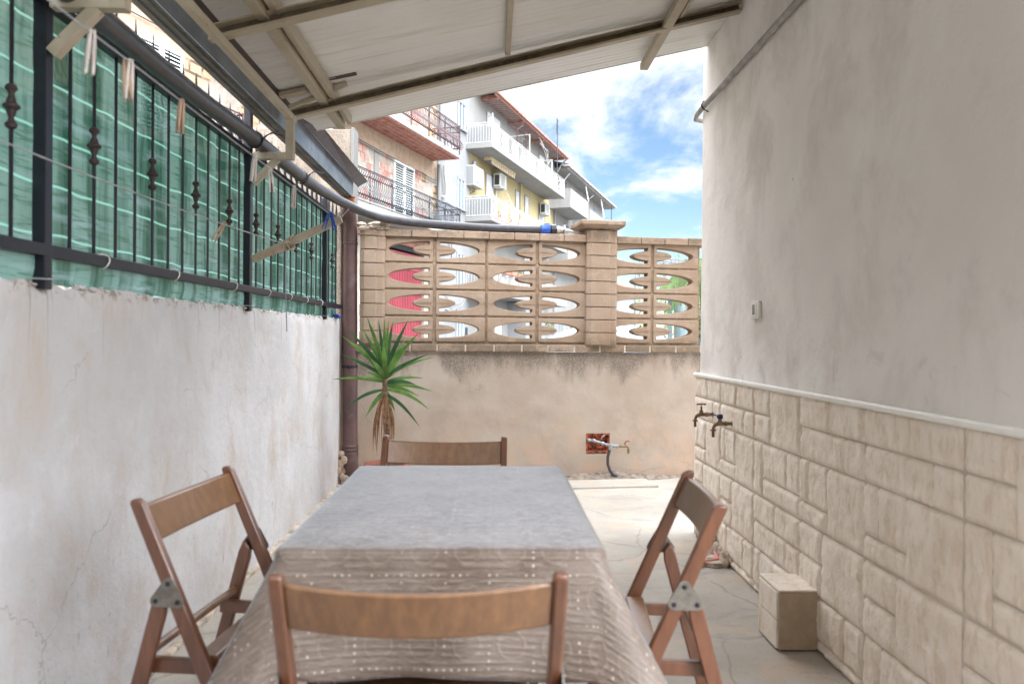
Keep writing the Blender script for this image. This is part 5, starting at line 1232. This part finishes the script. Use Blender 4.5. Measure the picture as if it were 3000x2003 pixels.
for k in range(26):
    a_ = 1.0+k*.123; g.box(f.q(a_, .60, 8.56-.02*(k % 2)), f.q(a_+.123, .612+.008*(k % 2), 8.78))
build(g, 'valance', M['awning'], f.o, local=True)
g = MB()
for k in range(0, 26, 2): a_ = 1.0+k*.123; g.box(f.q(a_+.02, .613, 8.57), f.q(a_+.08, .622, 8.77))
build(g, 'stripes', M['slabw'], f.o, local=True)
f.part('end_bracket', M['awning'], (.93, .99, .3, .65, 8.70, 8.84), (4.21, 4.27, .3, .65, 8.70, 8.84))
f = FT('antenna', 'thin television antenna mast standing on the balcony rail under the eave', 'antenna', 9.6, 1.2, 9)
f.tubes('mast', M['iron'], [[(9.6, 1.22, 9.9), (9.6, 1.22, 12.7)]], .026, n=6)
f.tubes('elements', M['iron'], [[(9.35, 1.22, 12.35), (9.85, 1.22, 12.35)], [(9.4, 1.22, 12.0), (9.8, 1.22, 12.0)], [(9.6, 1.22, 12.6), (9.45, 1.22, 12.75)], [(9.35, 1.22, 11.5), (9.6, 1.22, 11.6)], [(9.45, 1.22, 11.9), (9.45, 1.22, 12.7)]], .012)
cc = 0
def flowers(s, off, z, label, cols_, n=10, L_=1.0, name='flower_box', cat='flower box', grp='plants on the balconies'):
    f = FT(name, label, cat, s, off, z, grp)
    f.part('trough', M['terracotta'], (s-L_/2, s+L_/2, off-.09, off+.09, z, z+.16), bevel=.015)
    for nm, mt_, k_ in (('leaves', M['crown'], 60), ('blossoms', cols_, n)):
        g = MB()
        for k in range(k_):
            c_ = f.q(s+random.uniform(-L_/2, L_/2), off+random.gauss(0, .05), z+.16+random.uniform(0, .24)); v = Vector((random.gauss(0, .5), random.gauss(0, .5), 1)).normalized()*random.uniform(.07, .13); w_ = Vector((random.gauss(0, 1), random.gauss(0, 1), 0)).normalized()*.03
            g.add([c_-w_, c_+w_, c_+v], [(0, 1, 2)])
        build(g, nm, mt_, f.o, local=True, fix=False)
flowers(1.9, 1.02, 6.05, 'flower box behind the rail of the middle yellow-house balcony', M['red'], 40, 2.6)
flowers(8.2, 1.02, 6.05, 'small leafy box farther along the middle balcony', M['palm'], 6, .8)
for i, (s, lb) in enumerate(((1.0, 'first red flower pot hung on the low balcony rail'), (1.9, 'middle red flower pot hung on the low balcony rail'), (2.8, 'last red flower pot hung on the low balcony rail, with tall green leaves'))):
    flowers(s, 1.32, 3.82, lb, M['palm'], 14, .62, 'hanging_pot', 'flower pot', 'red pots on the low rail')
flowers(7.0, 1.3, 3.2, 'dark red pot on the far part of the low balcony', M['red'], 10, .5, 'hanging_pot', 'flower pot', 'red pots on the low rail')
flowers(6.9, 1.6, 1.5, 'green potted plants by the wall at street level', M['crown'], 6, 1.3)
flowers(10.5, 2.0, 1.4, 'red flowers in a trough farther down the street', M['red'], 50, 1.3)
# ---- far white building
f = FT('far_building', 'distant white building with boxy solid balconies and a grey roof edge', 'building', 20)
f.part('wall', M['cream_wall'], (13.52, 27.8, -9, -.02, 0, 11.2), bevel=.01)
ev = f.part('eave', M['slabw'], (13.6, 28.2, -.2, .8, 10.98, 11.08)); f.part('roof_edge', M['grey_tile'], (13.3, 28.4, .55, .95, 11.081, 11.20), parent=ev)
g = MB(); g.add([f.q(13.3, .95, 11.2), f.q(28.4, .95, 11.2), f.q(28.4, -5, 12.6), f.q(13.3, -5, 12.6)], [(0, 1, 2, 3)]); build(g, 'roof', M['grey_tile'], f.o, local=True, fix=False)
f.part('balcony', M['slabw'], (12.5, 17.2, .0, 1.25, 8.55, 9.62)); f.part('balcony', M['slabw'], (18.3, 23.5, .0, 1.1, 8.4, 9.4)); f.part('balcony', M['slabw'], (12.6, 23.5, .0, 1.1, 5.4, 6.4)); f.part('balcony', M['slabw'], (24.2, 27.4, .0, 1.1, 8.5, 9.4))
for (s0, s1, z0, z1) in ((15.8, 16.6, 9.6, 10.75), (19.1, 19.9, 9.5, 10.65), (24.5, 25.7, 9.5, 10.5), (21.3, 22.3, 9.4, 10.6), (16, 17.2, 6.4, 8.1), (20, 21.2, 6.4, 8.1), (25, 26.3, 5.6, 7.6), (15, 16, 1, 2.5), (19, 21, .2, 2.6)):
    w_ = f.part('window', M['white'], (s0-.06, s1+.06, -.019, .03, z1, z1+.07), (s0-.06, s1+.06, -.019, .06, z0-.07, z0)); f.part('pane', M['glass'], (s0, s1, -.019, .0, z0, z1), parent=w_)
f.tubes('roof_strut', M['rail_white'], [[(14.5, .7, 10.9), (14.5, .02, 10.1)], [(18.6, .75, 10.9), (17.4, 1.2, 9.7)], [(23.5, .75, 10.9), (23.0, 1.1, 9.5)]], .03)
f.tubes('iron_rail', M['iron'], [[(17.2, 1.2, 9.75), (18.9, 1.2, 10.35)], [(23.5, 1.2, 9.6), (26.0, 1.2, 10.1)], [(26.6, .9, 11), (26.6, .9, 8.2)]], .025)
f = FT('end_house', 'low white house closing the far end of the street', 'building', 36)
f.part('wall', M['white'], (31, 44, -8, 0, 0, 5.5)); f.part('roof', M['tiles'], (30.7, 44.3, -8.3, .5, 5.5, 5.75))
w_ = f.part('window', M['white'], (33, 34.3, .001, .05, 3.5, 3.6)); f.part('pane', M['glass'], (33.05, 34.25, .001, .02, 2.2, 3.5), parent=w_)
# ---- cars
def make_car(paint):
    o = bpy.data.objects.new('parked_car', None); COL.objects.link(o)
    W2 = .84
    body = [(-2.05, .28), (-2.1, .55), (-2.02, .80), (-1.2, .93), (-.35, .96), (.2, .95), (1.25, .93), (1.98, .90), (2.08, .6), (2.03, .28)]
    g = MB(); g.prism(body, lambda p: Vector((p[0], -W2, p[1])), lambda p: Vector((p[0], W2, p[1]))); b_ = build(g, 'body', paint, o, local=True, bevel=.07, smooth=True, seg=3)
    cab = [(-1.15, .93), (-.45, 1.38), (.1, 1.46), (.9, 1.44), (1.55, 1.20), (1.85, .92)]
    g = MB(); n = len(cab)
    for sgn in (-1, 1):
        for x, z in cab: g.v.append(Vector((x, sgn*(W2-.04-(z-.93)*.32), z)))
    g.f = [tuple(range(n)), tuple(range(2*n-1, n-1, -1))]+[(i, i+1, n+i+1, n+i) for i in range(n-1)]; g.mi = [0]*len(g.f)
    c_ = build(g, 'cabin', paint, o, local=True, bevel=.04, smooth=True)
    g = MB()
    for sgn in (-1, 1):
        for pl in ([(-.98, .97), (-.42, 1.33), (.22, 1.39), (.22, .97)], [(.28, .97), (.28, 1.39), (.85, 1.37), (1.45, 1.16), (1.55, .97)]):
            g.add([(x, sgn*(W2-.03-(z-.93)*.32), z) for x, z in pl], [tuple(range(len(pl)))])
    def cross(x0, z0, x1, z1, w0, w1): g.add([(x0, -w0, z0), (x0, w0, z0), (x1, w1, z1), (x1, -w1, z1)], [(0, 1, 2, 3)])
    cross(-1.13, .97, -.52, 1.365, .72, .62); cross(1.84, .97, 1.60, 1.19, .72, .66)
    build(g, 'windows', M['glass'], c_, local=True, fix=False)
    for x in (-1.3, 1.3):
        for s_ in (-1, 1):
            g = MB(); g.lathe([(.20, 0), (.31, .01), (.32, .04), (.32, .17), (.30, .20)], (x, s_*(W2-.19), .32), (0, s_, 0), 20); w_ = build(g, 'wheel', M['tyre'], o, local=True, smooth=True)
            g = MB(); g.lathe([(.19, .0), (.19, .012), (.05, .022)], (x, s_*(W2+.012), .32), (0, s_, 0), 14); build(g, 'rim', M['steel'], w_, local=True)
    for s_ in (-1, 1):
        g = MB(); g.box((-2.10, s_*.72-.14, .66), (-1.98, s_*.72+.10*s_, .80)); build(g, 'headlight', M['glass'], o, local=True, bevel=.02)
        g = MB(); g.box((1.98, s_*.74-.08, .68), (2.075, s_*.74+.06, .86)); build(g, 'tail_light', M['red'], o, local=True, bevel=.02)
    return o
c_ = make_car(M['car']); c_.location = FP(13.8, 3.2, -.03); c_.rotation_euler = (0, 0, RZF); tag(c_, 'white car parked along the house fronts, seen through the bottom openings', 'car', 'parked cars in the street')
c2 = make_car(M['carb']); q = PY(1822, 988, 17.5); c2.location = (q.x, 17.5, -.03); c2.rotation_euler = (0, 0, R(200)); tag(c2, 'pale blue car glimpsed through the lowest opening right of the block pillar', 'car', 'parked cars in the street')
# ---- grey sheet fence, shrub, tree and palm beyond the wall on the right
t = thing('sheet_fence', 'grey corrugated sheet metal fence beyond the wall on the right', 'fence', (3, 11, 0))
g = MB(); a_ = Vector((2.28, 9.6, 0)); dd = Vector((math.sin(R(18.6)), math.cos(R(18.6)), 0)); nn_ = Vector((dd.y, -dd.x, 0)); n = 260; prev = None
for i in range(n+1):
    ph = (i % 10)/10; o_ = .02 if ph < .4 else (-.012 if ph > .5 else .0)
    p = a_+dd*(i*.04)+nn_*o_; g.v += [Vector((p.x, p.y, -.03)), Vector((p.x, p.y, 1.62))]
g.f = [(2*i, 2*i+2, 2*i+3, 2*i+1) for i in range(n)]; g.mi = [0]*n
build(g, 'sheet', M['sheet'], t, fix=False)
for k in range(6): g = MB(); p = a_+dd*(k*2.0)-nn_*.04; g.beam((p.x, p.y, -.03), (p.x, p.y, 1.75), .05, .05, up=(0, 1, 0)); build(g, 'post', M['sheet'], t)
g = MB(); p, q = a_-nn_*.03, a_+dd*10.4-nn_*.03; g.beam((p.x, p.y, 1.58), (q.x, q.y, 1.58), .04, .04); build(g, 'rail', M['sheet'], t)
def crown(g, c, rad, n, size, sq=(1, 1, .8)):
    for k in range(n):
        cl = Vector((random.gauss(0, .5), random.gauss(0, .5), random.gauss(0, .5)));
        if cl.length > 1.1: cl *= 1.1/cl.length
        p = c+Vector((cl.x*rad*sq[0], cl.y*rad*sq[1], cl.z*rad*sq[2])); p += Vector([noise.noise(p*1.5+Vector((i*9, 0, 0))) for i in range(3)])*rad*.5
        u_ = Vector([random.gauss(0, 1) for _ in range(3)]).normalized()*size*random.uniform(.6, 1.3); v_ = u_.orthogonal().normalized()*size*.4
        g.add([p, p+u_*.5+v_, p+u_, p+u_*.5-v_], [(0, 1, 2, 3)])
def tree(label, base, h, rad, n, size, name='leafy_tree', bare=0):
    t = thing(name, label, 'tree', base, group='trees beyond the wall'); b = Vector(base)
    g = MB(); g.tube([b, b+Vector((.1, .05, h*.3)), b+Vector((.0, .1, h*.6))], [.14, .11, .07], 8)
    for k in range(14):
        a_ = k*2.4; s_ = b+Vector((.05, .08, h*random.uniform(.3, .6))); e = b+Vector((math.cos(a_)*rad, math.sin(a_)*rad, h*random.uniform(.65, 1.05))); m_ = s_.lerp(e, .5)+Vector((0, 0, .15)); g.tube([s_, m_, e], [.045, .028, .008], 5)
        for q in range(4): e2 = e+Vector([random.gauss(0, .35) for _ in range(3)]); g.tube([m_.lerp(e, .4), e2], [.012, .004], 4)
    build(g, 'trunk', M['trunk'], t, smooth='all')
    g = MB(); crown(g, b+Vector((0, 0, h*.82)), rad, n, size); build(g, 'crown', M['crown'], t, fix=False)
tree('leafy tree behind the grey sheet fence', (4.4, 13.6, -.03), 2.0, 1.25, 3000, .085)
t = thing('hedge', 'dense green hedge growing over the top of the sheet fence', 'hedge', (4.6, 14.2, -.03))
g = MB()
for k in range(6): crown(g, Vector((3.6, 11.4, 1.5))+dd*(k*1.1)+nn_*.35, .55, 700, .08)
build(g, 'foliage', M['crown'], t, fix=False)
g = MB()
for k in range(6): p = Vector((3.6, 11.4, -.03))+dd*(k*1.1)+nn_*.35; g.tube([p, p+Vector((0, 0, 1.5))], .04, 6)
build(g, 'stems', M['trunk'], t)
# palm with hanging fronds
t = thing('palm_tree', 'palm with drooping feathery fronds beyond the wall beside the house', 'tree', (2.95, 9.0, -.03), group='trees beyond the wall')
b = Vector((3.1, 9.3, -.30)); g = MB(); g.tube([b, b+Vector((.05, 0, 1.3)), b+Vector((0, 0, 2.55))], [.17, .13, .11], 10); build(g, 'trunk', M['trunk'], t, smooth=True)
for k in range(16):
    a_ = k*2*math.pi/16+.2; ln = random.uniform(.9, 1.25); rise = random.uniform(.0, .16); g = MB(); pts = []
    for i in range(15):
        f_ = i/14; pts.append(b+Vector((math.cos(a_)*ln*f_, math.sin(a_)*ln*f_, 2.55+rise*math.sin(f_*2.2)-.75*f_*f_)))
    g.tube(pts, [.014*(1-i/15)+.003 for i in range(15)], 4)
    for i in range(2, 15):
        for q in range(5):
            c_ = pts[i-1].lerp(pts[i], q/5)
            for s_ in (-1, 1):
                tn = Vector((-math.sin(a_), math.cos(a_), 0))*s_; l_ = .42*math.sin(math.pi*(.12+.8*i/15)); e = c_+tn*l_*.35+Vector((math.cos(a_)*.10, math.sin(a_)*.10, -l_*.9)); w_ = Vector((math.cos(a_), math.sin(a_), 0))*.011
                g.add([c_-w_, c_+w_, e], [(0, 1, 2)])
    build(g, 'frond', M['palm'], t, fix=False)
t = thing('bare_vine', 'thin bare hanging twigs seen through the openings right of the pillar', 'plant', (1.9, 8.2, 0))
g = MB()
for k in range(26):
    x = random.uniform(1.55, 2.35); z = random.uniform(1.85, 2.05); y = 8.2+random.uniform(-.2, .2); pts = [Vector((x, y, z))]
    for i in range(8): pts.append(pts[-1]+Vector((random.gauss(.0, .02), random.gauss(0, .02), -random.uniform(.03, .10))))
    g.tube(pts, [.004-.0004*i for i in range(9)], 4)
for k in range(5): g.tube([Vector((1.5+.1*k, 8.2, 2.05-.03*k)), Vector((2.1, 8.25, 2.0-.04*k)), Vector((2.75, 8.9, 1.9-.05*k))], [.003, .004, .007], 5)
build(g, 'twigs', M['trunk'], t, smooth='all')
t = thing('street_lamp', 'slender pole with a thin cable far beyond the wall', 'street lamp', (9.6, 45, 0))
q = PY(1861, 960, 40); g = MB(); g.tube([(q.x, 40, 0), (q.x, 40, 5)], [.07, .05], 8); build(g, 'pole', M['sheet'], t); g = MB(); g.tube([(q.x, 40, 5), (q.x-.8, 40, 5.3)], .03, 6); g.box((q.x-1.2, 39.9, 5.25), (q.x-.75, 40.1, 5.35)); build(g, 'lamp_head', M['sheet'], t)
# distant shore
g = MB(); n = 120
for i in range(n+1):
    x = -700+i*14; y = 900; h = 5+6*abs(noise.noise((i*.17, 0, 0)))+3*abs(noise.noise((i*.6, 3, 0))); g.v += [Vector((x, y, -1)), Vector((x, y+30, h)), Vector((x, y+120, -1))]
g.f = [(3*i+k, 3*i+3+k, 3*i+4+k, 3*i+1+k) for i in range(n) for k in range(2)]; g.mi = [0]*len(g.f)
tag(build(g, 'hills', simple('far_hills', (.30, .34, .34), 1, var=.2, scale=.05, bump=0)), kind='structure')
